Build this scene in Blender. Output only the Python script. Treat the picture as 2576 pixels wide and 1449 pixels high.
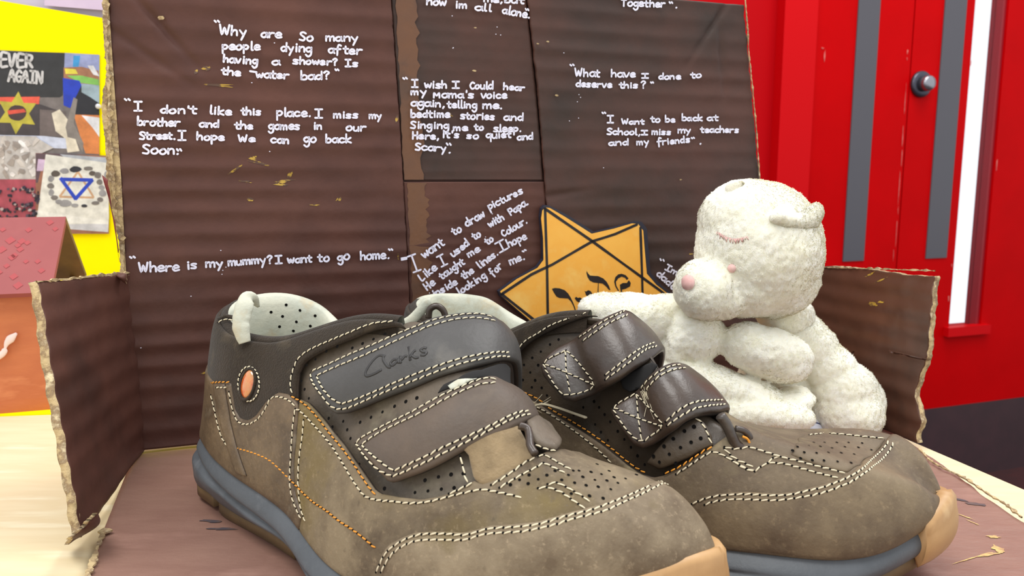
import bpy, bmesh, math, random
import numpy as np
from mathutils import Vector, Matrix, noise
from mathutils.geometry import delaunay_2d_cdt

for o in list(bpy.data.objects): bpy.data.objects.remove(o)
SC = bpy.context.scene
COL = SC.collection
random.seed(7)
rng = np.random.default_rng(7)
# ------------------------------------------------------------------ camera, world, lights, exposure
CAMH, F, PIT = .1225, 1930., math.radians(8.16)     # metres above the table top; focal length in pixels of the 2576 px frame
cd = bpy.data.cameras.new('camera'); cam = bpy.data.objects.new('camera', cd); COL.objects.link(cam)
cam.location = (0, 0, CAMH); cam.rotation_euler = (math.radians(90) - PIT, 0, 0)
cd.sensor_width = 36; cd.lens = 36 * F / 2576; cd.clip_start = .01; cd.clip_end = 50
cd.dof.use_dof = True; cd.dof.focus_distance = .27; cd.dof.aperture_fstop = 32
SC.camera = cam
W = bpy.data.worlds.new('world'); SC.world = W; W.use_nodes = True
W.node_tree.nodes['Background'].inputs[0].default_value = (.93, .96, 1, 1)
W.node_tree.nodes['Background'].inputs[1].default_value = .82
def area(name, loc, target, sx, sy, power, col=(1, 1, 1)):
    l = bpy.data.lights.new(name, 'AREA'); l.shape = 'RECTANGLE'; l.size = sx; l.size_y = sy; l.energy = power; l.color = col
    o = bpy.data.objects.new(name, l); COL.objects.link(o); o.location = loc
    o.rotation_euler = (Vector(target) - Vector(loc)).to_track_quat('-Z', 'Y').to_euler()
    return o
area('ceiling_panel_light', (-.5, -.2, 1.7), (0, .35, 0), 1.2, .6, 15, (1, .98, .95))
area('ceiling_panel_light', (.9, .7, 1.75), (0, .35, 0), 1.2, .6, 11, (1, .99, .97))
area('ceiling_panel_light', (1.0, 1.4, 1.9), (1.3, 2.4, 0), 1.2, .6, 16, (1, .98, .96))
vs = SC.view_settings
vs.view_transform = 'Standard'; vs.look = 'None'; vs.exposure = 0.47; vs.gamma = 1; vs.use_curve_mapping = False

# ------------------------------------------------------------------ helpers
def lin(c):
    return tuple(((v/255)/12.92 if v/255 <= .04045 else ((v/255+.055)/1.055)**2.4) for v in c) + (1,)
CAM = np.array([0, 0, CAMH])
def ray(px, py):
    u, v = (px-1288)/F, (724.5-py)/F
    c, s = math.cos(PIT), math.sin(PIT)
    return np.array([u, c+v*s, -s+v*c])       # y component handled: forward=(0,c,-s), up=(0,s,c)
def atY(px, py, Y):
    d = ray(px, py); return CAM + d*(Y/d[1])
def atZ(px, py, z=0.):
    d = ray(px, py); return CAM + d*((z-CAMH)/d[2])
class Plane:
    def __init__(s, o, n): s.o = np.array(o, float); s.n = np.array(n, float)/np.linalg.norm(n)
    def at(s, px, py, off=0.):
        d = ray(px, py); t = ((s.o-CAM)@s.n + off)/(d@s.n); return CAM + d*t
def link(name, me, mat=None, parent=None, smooth=True, **kw):
    o = bpy.data.objects.new(name, me); COL.objects.link(o)
    if mat is not None:
        for m in (mat if isinstance(mat, (list, tuple)) else [mat]): me.materials.append(m)
    if parent is not None: o.parent = parent
    if smooth and len(me.polygons): me.polygons.foreach_set('use_smooth', [True]*len(me.polygons))
    for k, v in kw.items(): o[k] = v
    return o
def mesh(name, V, Fc, mat=None, parent=None, smooth=True, mi=None, **kw):
    me = bpy.data.meshes.new(name); me.from_pydata([tuple(map(float, v)) for v in V], [], [tuple(int(i) for i in f) for f in Fc]); me.update()
    o = link(name, me, mat, parent, smooth, **kw)
    if mi is not None: me.polygons.foreach_set('material_index', list(mi))
    return o
def empty(name, loc, **kw):
    o = bpy.data.objects.new(name, None); COL.objects.link(o); o.empty_display_size = .01
    o['_loc'] = 0; del o['_loc']
    for k, v in kw.items(): o[k] = v
    o.location = (0, 0, 0); ORIG.append((o, Vector(loc)))
    return o
ORIG = []
def settle():
    # meshes are written in world coordinates: move each thing's origin to its base and its parts back by as much
    bpy.context.view_layer.update()
    for o, loc in ORIG:
        o.location = loc
        for ch in o.children:
            ch.matrix_parent_inverse = Matrix.Translation(-loc)
def newell_fix(o):
    bm = bmesh.new(); bm.from_mesh(o.data); bmesh.ops.recalc_face_normals(bm, faces=bm.faces); bm.to_mesh(o.data); bm.free()

class MB:
    def __init__(s): s.V = []; s.F = []; s.M = []
    def add(s, V, Fc, m=0):
        b = len(s.V); s.V += [tuple(map(float, v)) for v in V]; s.F += [tuple(int(i)+b for i in f) for f in Fc]; s.M += [m]*len(Fc)
    def build(s, name, mat, parent=None, smooth=True, **kw):
        return mesh(name, s.V, s.F, mat, parent, smooth, mi=s.M, **kw)
def prism(pts, n, t0, t1):
    """pts 3D polygon (planar), extruded along n from t0 to t1"""
    n = np.array(n, float); k = len(pts); P = np.array(pts)
    V = np.vstack([P+n*t1, P+n*t0])
    Fc = [tuple(range(k)), tuple(range(2*k-1, k-1, -1))] + [(i, i+k, (i+1) % k+k, (i+1) % k) for i in range(k)]
    return V, Fc
def cat(P, n=6, closed=False):
    P = np.array(P, float); k = len(P)
    if k < 3 and not closed: return P
    Pe = np.vstack([P[-1:], P, P[:2]]) if closed else np.vstack([2*P[:1]-P[1:2], P, 2*P[-1:]-P[-2:-1]])
    out = []
    for i in range(k if closed else k-1):
        a, b, c, d = Pe[i], Pe[i+1], Pe[i+2], Pe[i+3]
        for j in range(n):
            f = j/n
            out.append(.5*((2*b)+(-a+c)*f+(2*a-5*b+4*c-d)*f*f+(-a+3*b-3*c+d)*f**3))
    if not closed: out.append(P[-1])
    return np.array(out)
def resample(P, step=None, n=None, closed=False):
    P = np.array(P, float)
    if closed: P = np.vstack([P, P[:1]])
    s = np.r_[0, np.cumsum(np.linalg.norm(np.diff(P, axis=0), axis=1))]
    if n is None: n = max(2, int(round(s[-1]/step))+1)
    t = np.linspace(0, s[-1], n)
    Q = np.stack([np.interp(t, s, P[:, k]) for k in range(P.shape[1])], -1)
    return Q[:-1] if closed else Q
def tube(P, r, seg=8, flat=1., up=(0, 0, 1), cap=True):
    """sweep an ellipse along P; r scalar or per point; flat scales the axis along 'up'"""
    P = np.array(P, float); k = len(P); r = np.broadcast_to(np.array(r, float), (k,))
    T = np.gradient(P, axis=0); T /= np.linalg.norm(T, axis=1)[:, None]+1e-12
    up = np.broadcast_to(np.array(up, float), (k, 3))
    V = []; Fc = []
    for i in range(k):
        a = np.cross(T[i], up[i]); a /= np.linalg.norm(a)+1e-12; b = np.cross(a, T[i])
        for j in range(seg):
            t = 2*math.pi*j/seg; V.append(P[i]+r[i]*(a*math.cos(t)+b*math.sin(t)*flat))
    for i in range(k-1):
        for j in range(seg):
            Fc.append((i*seg+j, i*seg+(j+1) % seg, (i+1)*seg+(j+1) % seg, (i+1)*seg+j))
    if cap: Fc += [tuple(range(seg-1, -1, -1)), tuple((k-1)*seg+j for j in range(seg))]
    return V, Fc
def inpoly(P, poly):
    x, y = P[:, 0], P[:, 1]; c = np.zeros(len(P), bool); n = len(poly)
    for i in range(n):
        x0, y0 = poly[i]; x1, y1 = poly[i-1]
        m = ((y0 > y) != (y1 > y)) & (x < (x1-x0)*(y-y0)/((y1-y0) if y1 != y0 else 1e-12)+x0); c ^= m
    return c
def polydist(P, poly):
    d = np.full(len(P), 1e9)
    for i in range(len(poly)):
        a = np.array(poly[i-1]); b = np.array(poly[i]); ab = b-a
        t = np.clip(((P-a)@ab)/(ab@ab+1e-18), 0, 1)
        d = np.minimum(d, np.linalg.norm(P-(a+t[:, None]*ab), axis=1))
    return d

# ------------------------------------------------------------------ materials
def mat(name, c1, c2=None, c3=None, scale=40, rough=.6, bump=0., bscale=300, detail=6, spec=.5, metal=0., sheen=0., coat=0., sub=0., lo=.35, hi=.65, c3s=3., c3lo=.55, c3hi=.7, wave=None, stretch=None, bdist=.001, fine=0.):
    m = bpy.data.materials.new(name); m.use_nodes = True; nt = m.node_tree; N = nt.nodes; Lk = nt.links
    b = N['Principled BSDF']; b.inputs['Base Color'].default_value = lin(c1); b.inputs['Roughness'].default_value = rough
    b.inputs['Specular IOR Level'].default_value = spec; b.inputs['Metallic'].default_value = metal
    if sheen: b.inputs['Sheen Weight'].default_value = sheen; b.inputs['Sheen Roughness'].default_value = .5
    if coat: b.inputs['Coat Weight'].default_value = coat; b.inputs['Coat Roughness'].default_value = .1
    if sub: b.inputs['Subsurface Weight'].default_value = sub; b.inputs['Subsurface Scale'].default_value = .006; b.inputs['Subsurface Radius'].default_value = (1, .9, .7)
    tc = N.new('ShaderNodeTexCoord'); mp = N.new('ShaderNodeMapping'); Lk.new(tc.outputs['Object'], mp.inputs[0])
    if stretch: mp.inputs['Scale'].default_value = stretch
    def nz(s, d=detail, r=.6):
        n = N.new('ShaderNodeTexNoise'); n.inputs['Scale'].default_value = s; n.inputs['Detail'].default_value = d; n.inputs['Roughness'].default_value = r
        Lk.new(mp.outputs[0], n.inputs[0]); return n
    def ramp(src, a, c):
        r = N.new('ShaderNodeMapRange'); r.inputs[1].default_value = a; r.inputs[2].default_value = c; Lk.new(src, r.inputs[0]); return r.outputs[0]
    def mix(f, A, B):
        x = N.new('ShaderNodeMix'); x.data_type = 'RGBA'; Lk.new(f, x.inputs[0])
        for inp, v in ((x.inputs[6], A), (x.inputs[7], B)):
            if isinstance(v, tuple): inp.default_value = v
            else: Lk.new(v, inp)
        return x.outputs[2]
    col = None
    if c2: col = mix(ramp(nz(scale).outputs[0], lo, hi), lin(c1), lin(c2))
    if c3: col = mix(ramp(nz(scale*c3s/3 if c3s else scale, 4).outputs[0], c3lo, c3hi), col, lin(c3))
    if fine and col:
        sc_ = nz(scale*14, 6, .7); st_ = N.new('ShaderNodeMapping'); st_.inputs['Scale'].default_value = (1, 1, .35); Lk.new(tc.outputs['Object'], st_.inputs[0]); n2 = N.new('ShaderNodeTexNoise'); n2.inputs['Scale'].default_value = 700; n2.inputs['Detail'].default_value = 3; Lk.new(st_.outputs[0], n2.inputs[0])
        col = mix(ramp(sc_.outputs[0], .60-.1*fine, 1.0), col, lin(tuple(min(255, int(v*1.35)) for v in c1))); col = mix(ramp(nz(scale*7, 5, .65).outputs[0], .60, .80), col, lin(tuple(int(v*.8) for v in c2)))
    if col: Lk.new(col, b.inputs['Base Color'])
    if bump:
        bp = N.new('ShaderNodeBump'); bp.inputs['Strength'].default_value = bump; bp.inputs['Distance'].default_value = bdist
        h = nz(bscale, 4).outputs[0]; Lk.new(h, bp.inputs['Height']); Lk.new(bp.outputs[0], b.inputs['Normal'])
    return m
M = {}
M['card'] = mat('brown_painted_card', (98, 64, 54), (82, 54, 47), (70, 49, 43), scale=22, rough=.45, bump=.25, bscale=160, spec=.22, c3s=1.2, c3lo=.58, c3hi=.68)
M['card_dark'] = mat('brown_painted_card_with_dark_wash', (88, 60, 52), (64, 53, 48), (54, 49, 46), scale=14, rough=.45, spec=.22, bump=.25, bscale=160, c3s=1.4, c3lo=.5, c3hi=.62)
M['card_ochre'] = mat('ochre_brown_painted_card', (112, 72, 42), (98, 66, 46), (86, 60, 44), scale=40, rough=.45, bump=.25, bscale=160)
M['card_base'] = mat('pale_brown_painted_card', (146, 112, 98), (130, 96, 84), (158, 122, 108), scale=18, rough=.4, bump=.2, bscale=120, stretch=(1, 2.5, 1))  # a paler brown than the upright card
M['raw_card'] = mat('torn_raw_card', (196, 172, 128), (110, 80, 58), (222, 204, 164), lo=.45, hi=.6, scale=220, rough=.9, bump=.6, bscale=500)
M['ink_white'] = mat('white_paint_marker', (238, 236, 252), rough=.5)
M['smear'] = mat('yellow_paint_smear', (196, 160, 60), (160, 124, 48), (90, 64, 50), scale=260, rough=.5, stretch=(1, 1, 3), c3lo=.48, c3hi=.56)
M['smear_blue'] = mat('dark_blue_paint_smear', (70, 66, 74), (96, 78, 72), scale=200, rough=.5)
M['wood'] = mat('pale_birch_table_top', (228, 212, 174), (218, 198, 156), (234, 222, 188), scale=12, rough=.45, stretch=(1.2, 9, 1), detail=8)
M['suede'] = mat('dark_brown_suede', (54, 44, 34), (42, 35, 27), (72, 61, 47), scale=70, rough=.95, bump=.5, bscale=1600, sheen=.15, fine=.6, spec=.15)
M['tan'] = mat('worn_olive_brown_leather', (132, 117, 93), (86, 73, 58), (112, 96, 60), scale=48, rough=.62, bump=.3, bscale=420, spec=.25, lo=.36, hi=.62, c3s=1.6, c3lo=.5, c3hi=.66, fine=.5)
M['toe'] = mat('scuffed_toe_leather', (146, 131, 107), (100, 85, 67), (112, 98, 60), scale=40, rough=.6, bump=.3, bscale=420, spec=.25, lo=.36, hi=.62, c3s=1.8, c3lo=.52, c3hi=.68, fine=.5)
M['counter'] = mat('oily_brown_leather', (108, 90, 68), (72, 58, 44), (128, 116, 96), scale=55, rough=.45, bump=.3, bscale=350, spec=.4, lo=.36, hi=.62, fine=.7, c3lo=.56)
M['quarter'] = mat('grey_brown_leather', (106, 94, 80), (84, 74, 62), (122, 112, 94), fine=.4, scale=60, rough=.55, bump=.25, bscale=500, spec=.35)
M['strap_grey'] = mat('slate_grey_leather', (74, 72, 70), (64, 62, 60), (92, 88, 82), scale=50, rough=.5, bump=.2, bscale=500, spec=.4)
M['strap_brown'] = mat('grey_brown_strap_leather', (96, 82, 70), (80, 70, 62), (106, 92, 78), scale=50, rough=.55, bump=.2, bscale=500, spec=.35)
M['tan2'] = mat('worn_dark_tan_leather', (114, 99, 78), (84, 70, 55), (128, 114, 86), fine=.5, lo=.36, hi=.62, scale=46, rough=.6, bump=.25, bscale=500, spec=.3)
M['toe2'] = mat('scuffed_dark_toe_leather', (122, 106, 82), (84, 69, 54), (140, 126, 100), fine=.5, lo=.36, hi=.62, scale=36, rough=.58, bump=.25, bscale=500, spec=.3, c3lo=.58)
M['quarter2'] = mat('dark_oiled_leather', (76, 64, 50), (62, 52, 42), (86, 78, 68), scale=60, rough=.45, bump=.25, bscale=400, spec=.45)
M['strap2'] = mat('dark_polished_strap_leather', (70, 56, 46), (56, 46, 40), (78, 72, 66), scale=50, rough=.33, bump=.15, bscale=500, spec=.55)
M['tongue'] = mat('tan_nubuck_tongue', (146, 126, 96), (126, 108, 82), scale=200, rough=.9, bump=.4, bscale=1200, sheen=.2, spec=.1)
M['lining'] = mat('cream_leather_lining', (206, 204, 184), (180, 184, 170), (190, 174, 140), scale=70, rough=.55, bump=.3, bscale=350)
M['inner'] = mat('dark_inner_sock', (58, 54, 48), (40, 38, 34), scale=80, rough=.9)
M['dark'] = mat('black_hole', (14, 12, 11), rough=.9, spec=.1)
M['gap_shade'] = mat('painted_gap_shade', (30, 28, 27), rough=.9)  # near-black colour for the shade painted in the strap gaps
M['thread'] = mat('cream_thread', (214, 202, 172), rough=.6)
M['orange'] = mat('orange_thread', (222, 146, 42), rough=.55)
M['edge'] = mat('raw_leather_edge', (70, 56, 44), (54, 44, 36), scale=200, rough=.9)
M['sole'] = mat('blue_grey_rubber', (88, 92, 96), (76, 80, 84), (104, 107, 110), scale=60, rough=.5, bump=.15, bscale=600, spec=.4)
M['gum'] = mat('tan_gum_rubber', (188, 148, 100), (168, 130, 86), (200, 166, 120), scale=60, rough=.45, spec=.4)
M['gum_dark'] = mat('dirty_gum_rubber', (120, 96, 62), (100, 80, 54), scale=80, rough=.7)
# ------------------------------------------------------------------ shoe surface
L = .2; NU = 97; NS, NW, NR = 6, 18, 24
J0 = NS; J1 = NS+NW; J2 = J1+NR; J3 = J2+NW; NV = J3+NS+1
def sp(x, xs, ys):
    xs = np.array(xs, float); ys = np.array(ys, float)
    n = len(xs); h = np.diff(xs); d = np.diff(ys)/h
    m = np.zeros(n); m[0] = d[0]; m[-1] = d[-1]
    for i in range(1, n-1): m[i] = 0 if d[i-1]*d[i] <= 0 else 2*d[i-1]*d[i]/(d[i-1]+d[i])
    k = np.clip(np.searchsorted(xs, x)-1, 0, n-2); t = np.clip((x-xs[k])/h[k], 0, 1)
    return (2*t**3-3*t**2+1)*ys[k]+(t**3-2*t**2+t)*h[k]*m[k]+(-2*t**3+3*t**2)*ys[k+1]+(t**3-t**2)*h[k]*m[k+1]
def catm(P, t):
    k = len(P); Pe = np.concatenate([2*P[:1]-P[1:2], P, 2*P[-1:]-P[-2:-1]])
    i = np.clip(t.astype(int), 0, k-2); f = (t-i).reshape((-1,)+(1,)*(P.ndim-1))
    a, b, c, d = Pe[i], Pe[i+1], Pe[i+2], Pe[i+3]
    return .5*((2*b)+(-a+c)*f+(2*a-5*b+4*c-d)*f*f+(-a+3*b-3*c+d)*f**3)
def template(mirror):
    u = np.linspace(0, 1, NU); x = L*(.5-.5*np.cos(np.pi*u)); G = np.zeros((NU, NV, 3))
    out = sp(x, [0, .03, .07, .13, .17, .2], [.029, .030, .031, .039, .037, .034])
    inn = sp(x, [0, .03, .07, .13, .17, .2], [.029, .029, .026, .037, .037, .034])
    n, f = (inn, out) if mirror else (out, inn)
    eh = np.where(x < .03, np.sqrt(np.clip(1-((.03-x)/.03)**2, 0, 1)), 1)
    et = np.where(x > .15, (np.clip(1-(np.clip(x-.15, 0, 1)/.05)**2.2, 0, 1))**.5, 1); e = eh*et
    zb = sp(x, [0, .01, .03, .12, .16, .2], [.004, .001, 0, 0, .001, .008])
    zw = sp(x, [0, .05, .09, .13, .17, .2], [.027, .024, .021, .018, .019, .022])
    zr = sp(x, [0, .05, .08, .11, .13, .15, .17, .185, .195, .2], [.074, .076, .077, .073, .062, .052, .047, .041, .032, .0225])
    zs = sp(x, [0, .02, .04, .07, .10, .13, .15, .17, .185, .195, .2], [.072, .066, .060, .061, .060, .050, .044, .041, .036, .030, .0225])
    ys = sp(x, [0, .03, .07, .10, .13, .15, .2], [.86, .82, .78, .60, .62, .62, .68])
    for i in range(NU):
        wn, wf = n[i]*e[i], f[i]*e[i]; Z = zw[i]
        def side(w, sg):
            yb = w*.93; y2 = w*ys[i]
            return np.array([[sg*a, b] for a, b in [(yb, Z), (yb*1.01, Z+.33*(zs[i]-Z)), (yb*.5+y2*.5+.06*w, Z+.68*(zs[i]-Z)), (y2, zs[i])]])
        A = side(wn, -1); B = side(wf, 1)[::-1]
        ctrl = np.vstack([A, [[A[-1, 0]*.5, zs[i]*.35+zr[i]*.65]], [[0., zr[i]]], [[B[0, 0]*.5, zs[i]*.35+zr[i]*.65]], B])
        t = np.concatenate([np.linspace(0, 3, NW+1)[:-1], np.linspace(3, 7, NR+1)[:-1], np.linspace(7, 10, NW+1)])
        sec = catm(ctrl, t); k = np.linspace(0, 1, NS+1)[:-1]
        def sole(w, sg):
            yy = w*(.93+.07*np.sin(np.pi*k)); zz = zb[i]+(Z-zb[i])*k; yy[0] = w*.93
            return np.stack([sg*yy, zz], -1)
        G[i, :, 0] = x[i]; G[i, :, 1:] = np.vstack([sole(wn, -1), sec, sole(wf, 1)[::-1]])
    if not mirror: G[..., 1] = np.where(G[..., 1] > 0, G[..., 1]*np.interp(G[..., 0], [0, .04, .12, .16, .2], [.95, .74, .76, .85, .95]), G[..., 1])
    else: G[..., 1] = np.where(G[..., 1] < 0, G[..., 1]*np.interp(G[..., 0], [0, .04, .10, .14, .2], [.95, .85, .88, 1, 1]), G[..., 1])
    z = G[..., 2]; w = np.clip(1-G[..., 0]/.05, 0, 1)
    G[..., 0] += w*(np.interp(z, [0, .02, .035, .055, .075], [.003, -.002, 0, .003, .008]))
    return G
CU = 11; CVI = [0, J0, J0+NW//2, J1, J1+NR//4, (J1+J2)//2, J2-NR//4, J2, J3, NV-1]
def surface(mirror, r, q):
    G = template(mirror)*np.array([1+r[3], 1+r[4], 1+r[5]]); c, s = math.cos(r[2]), math.sin(r[2]); O = G.copy()
    O[..., 0] = r[0]+c*G[..., 0]-s*G[..., 1]; O[..., 1] = r[1]+s*G[..., 0]+c*G[..., 1]
    BU = catm(np.eye(CU), np.linspace(0, CU-1, NU)); BV = catm(np.eye(len(CVI)), np.interp(np.arange(NV), CVI, np.arange(len(CVI))))
    return O+np.einsum('ua,vb,abk->uvk', BU, BV, np.array(q).reshape(CU, len(CVI), 3)*1e-4)
def separate(A, B, gap=.015, soft=.018):
    """squeeze the hidden inner flank of last A so that the two shoes stand clear of each other"""
    t = math.radians(-34); n = np.array([-math.sin(t), math.cos(t)]); d = np.array([math.cos(t), math.sin(t)])
    b = B[B[..., 2] < .05]; sb, nb = b[:, :2]@d, b[:, :2]@n; ss = np.arange(-.2, .3, .004)
    lim = np.array([nb[np.abs(sb-s) < .006].min() if (np.abs(sb-s) < .006).any() else 9. for s in ss])-gap
    lim = np.minimum(lim, 1.); k = np.where(lim < .9)[0]; lim[:k[0]] = lim[k[0]]+.03; lim[k[-1]+1:] = 1.
    lim = np.convolve(np.r_[[lim[0]]*2, lim, [lim[-1]]*2], np.ones(5)/5, 'valid')
    s_, n_ = A[..., :2]@d, A[..., :2]@n; L_ = np.interp(s_, ss, lim); x = np.clip(n_-(L_-soft), 0, None)
    y = soft*(1-np.exp(-x/soft)); w = np.clip((.062-A[..., 2])/.02, 0, 1)
    A = A.copy(); A[..., :2] -= ((x-y)*w)[..., None]*n; return A
def project(P):
    x = P[..., 0]; y = P[..., 1]; z = P[..., 2]-CAMH
    fw = y*math.cos(PIT)-z*math.sin(PIT); up = y*math.sin(PIT)+z*math.cos(PIT)
    return np.stack([1288+F*x/fw, 724.5-F*up/fw], -1)
GOFF = .0020
class Surf:
    K = 4; sc = np.array([.0022, .0026]); goff = GOFF
    def __init__(s, G):
        s.G = G; K = s.K
        A = catm(G, np.linspace(0, NU-1, (NU-1)*K+1)); A = np.swapaxes(catm(np.ascontiguousarray(np.swapaxes(A, 0, 1)), np.linspace(0, NV-1, (NV-1)*K+1)), 0, 1)
        s.setup(A, J0*K, J3*K)
    def setup(s, A, lo, hi):
        s.A = A; du = np.gradient(A, axis=0); dv = np.gradient(A, axis=1)
        n = np.cross(dv, du); ln = np.linalg.norm(n, axis=-1, keepdims=True); n /= ln+1e-15
        cen = A.mean((0, 1)); 
        if ((A-cen)*n).sum() < 0 and lo > 0: n = -n
        # patch degenerate ends
        if lo > 0: n[-6:] = n[-7]; n[:5] = n[5]
        s.N = n; s.PX = project(A)
        view = A-CAM; s.front = ((n*view).sum(-1) < 0)
        s.lo, s.hi = lo, hi
        sub = s.PX[:, s.lo:s.hi+1].reshape(-1, 2); fr = s.front[:, s.lo:s.hi+1].ravel()
        s.idx = np.nonzero(fr)[0]; s.sub = sub[s.idx]; s.wid = s.hi-s.lo+1
        s.dep = np.linalg.norm(view, axis=-1)[:, s.lo:s.hi+1].ravel()[s.idx]
    def uv(s, px, py, lift=0.):
        d = ((s.sub-np.array([px, py]))**2).sum(1)
        m = d.min(); c = np.nonzero(d < (math.sqrt(m)+4)**2)[0]
        near = s.dep[c].min(); c = c[s.dep[c] < near+.012]
        k = c[d[c].argmin()]; i = s.idx[k]; a, b = divmod(i, s.wid); b += s.lo
        # refine
        au, bv = float(a), float(b)
        K = s.K
        for _ in range(7):
            q = np.array([[au, bv], [min(au+.5, s.A.shape[0]-1), bv], [max(au-.5, 0), bv], [au, bv+.5], [au, bv-.5]])/K
            lf = lift(q[:1])[0] if callable(lift) else lift
            Q = project(s.P(q, lf)); e = np.array([px, py])-Q[0]
            J = np.stack([Q[1]-Q[2], Q[3]-Q[4]], 1)
            try: st = np.linalg.solve(J.T@J+np.eye(2)*.3, J.T@e)
            except Exception: break
            st = np.clip(st, -4, 4); au = min(max(au+st[0], 0), s.A.shape[0]-1.001); bv = min(max(bv+st[1], 0), s.A.shape[1]-1.001)
        return np.array([au/s.K, bv/s.K])
    def _b(s, T, a, b):
        a = np.clip(a, 0, T.shape[0]-1.0001); b = np.clip(b, 0, T.shape[1]-1.0001)
        i = np.floor(a).astype(int); j = np.floor(b).astype(int); f = (a-i)[..., None]; g = (b-j)[..., None]
        return T[i, j]*(1-f)*(1-g)+T[i+1, j]*f*(1-g)+T[i, j+1]*(1-f)*g+T[i+1, j+1]*f*g
    def ev_px(s, a, b): return s._b(s.PX, np.array(a), np.array(b))
    def P(s, uv, off=0.):
        uv = np.array(uv, float); p = s._b(s.A, uv[..., 0]*s.K, uv[..., 1]*s.K); n = s.Nn(uv)
        return p+n*(np.array(off)[..., None] if np.ndim(off) else off)
    def Nn(s, uv):
        uv = np.array(uv, float); n = s._b(s.N, uv[..., 0]*s.K, uv[..., 1]*s.K); return n/(np.linalg.norm(n, axis=-1, keepdims=True)+1e-12)
    def path(s, pts, n=5, lift=0.): return np.array([s.uv(*p, lift) for p in cat(pts, n)])
class Band(Surf):
    """a strap: surface between two edge lines, curled over the instep at its far end"""
    goff = 0.
    def __init__(s, top, ytop, bot, ybot, bulge=.0022, curl=((.0022, .007, -.0035), (.0028, .015, -.012), (.0022, .019, -.024))):
        T = np.array([atY(*p, y) for p, y in zip(top, ytop)]); B = np.array([atY(*p, y) for p, y in zip(bot, ybot)])
        for c in curl: T = np.vstack([T, T[len(top)-1]+np.array(c)]); B = np.vstack([B, B[len(bot)-1]+np.array(c)])
        n = len(T); D = np.gradient((T+B)/2, axis=0); nr = np.cross(T-B, D); nr /= np.linalg.norm(nr, axis=1)[:, None]
        if ((T-CAM)*nr).sum() > 0: nr = -nr
        m = 9; G = np.stack([B*(1-c)+T*c+nr*bulge*math.sin(math.pi*c) for c in np.linspace(0, 1, m)], 1)
        A = catm(G, np.linspace(0, n-1, (n-1)*12+1)); A = np.swapaxes(catm(np.ascontiguousarray(np.swapaxes(A, 0, 1)), np.linspace(0, m-1, (m-1)*4+1)), 0, 1)
        s.K = 4; s.sc = np.array([np.linalg.norm(np.diff(A[:, 16], axis=0), axis=1).mean()*4, np.linalg.norm(T-B, axis=1).mean()/((m-1))])
        s.setup(A, 0, A.shape[1]-1); s.umax = (A.shape[0]-1)/4; s.vmax = (A.shape[1]-1)/4
        if ((A-CAM)*s.N).sum() > 0:
            s.N = -s.N; s.setup2()
    def setup2(s):
        view = s.A-CAM; s.front = ((s.N*view).sum(-1) < 0); fr = s.front.ravel(); s.idx = np.nonzero(fr)[0]; s.sub = s.PX.reshape(-1, 2)[s.idx]; s.dep = np.linalg.norm(view, axis=-1).ravel()[s.idx]
def panel(S, name, poly, off, thick, mats, parent, edge=.0012, step=.0016, wave=None, **kw):
    """leather piece lying on the shoe: poly in (u, v) grid coordinates, off = height of its face above the surface"""
    SC_UV = S.sc; poly = np.array(poly)*SC_UV; poly = resample(poly, .0011, closed=True)
    ar = .5*np.sum(poly[:, 0]*np.roll(poly[:, 1], -1)-np.roll(poly[:, 0], -1)*poly[:, 1])
    if ar < 0: poly = poly[::-1]
    lo, hi = poly.min(0), poly.max(0)
    gx, gy = np.meshgrid(np.arange(lo[0], hi[0], step), np.arange(lo[1], hi[1], step*.87)); gx = gx+((np.arange(gx.shape[0]) % 2)*step*.5)[:, None]
    g = np.stack([gx.ravel(), gy.ravel()], -1); g = g[inpoly(g, poly)]; g = g[polydist(g, poly) > edge*1.25] if len(g) else g
    T = np.roll(poly, -1, 0)-np.roll(poly, 1, 0); T /= np.linalg.norm(T, axis=1)[:, None]+1e-12; nin = np.stack([-T[:, 1], T[:, 0]], -1)
    rings = []
    for d in (edge*.25, edge):
        q = poly+nin*d; q = q[inpoly(q, poly)]; q = q[polydist(q, poly) > d*.85]; rings.append(q)
    allp = np.vstack([poly]+rings+[g]); k = len(poly)
    allp = np.vstack([allp[:k], allp[k:]+rng.normal(0, 1e-7, (len(allp)-k, 2))])
    r = delaunay_2d_cdt([Vector(p) for p in allp], [], [list(range(k))], 1, 1e-9)
    V2 = np.array([[v.x, v.y] for v in r[0]]); tris = [t for t in r[2] if len(t) >= 3]
    d = polydist(V2, poly); x = np.clip(1-d/edge, 0, 1); prof = np.sqrt(np.clip(1-x*x, 0, 1))
    uv = V2/SC_UV
    o = off(uv) if callable(off) else np.full(len(uv), off)
    if wave is not None: o = o+wave(uv)
    top = S.P(uv, o-thick*.45*(1-prof)); bot = S.P(uv, o-thick)
    n = len(V2); Fc = [tuple(t) for t in tris]; mi = [0]*len(Fc)
    Fc += [tuple(n+i for i in reversed(t)) for t in tris]; mi += [1]*len(tris)
    # rim from boundary edges
    cnt = {}
    for t in tris:
        for a, b in zip(t, t[1:]+t[:1] if isinstance(t, list) else tuple(t[1:])+(t[0],)): cnt[(a, b)] = 1
    for (a, b) in list(cnt):
        if (b, a) not in cnt: Fc.append((a, n+a, n+b, b)); mi.append(1)
    ob = mesh(name, np.vstack([top, bot]), Fc, mats, parent, mi=mi, **kw); newell_fix(ob)
    return ob
CAPS = []
for i, (t, rr) in enumerate([(-1, .35), (-.75, .85), (0, 1), (.75, .85), (1, .35)]):
    for j in range(6): CAPS.append((t, rr*math.cos(j*math.pi/3), rr*math.sin(j*math.pi/3)))
CAPS = np.array(CAPS)
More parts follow.
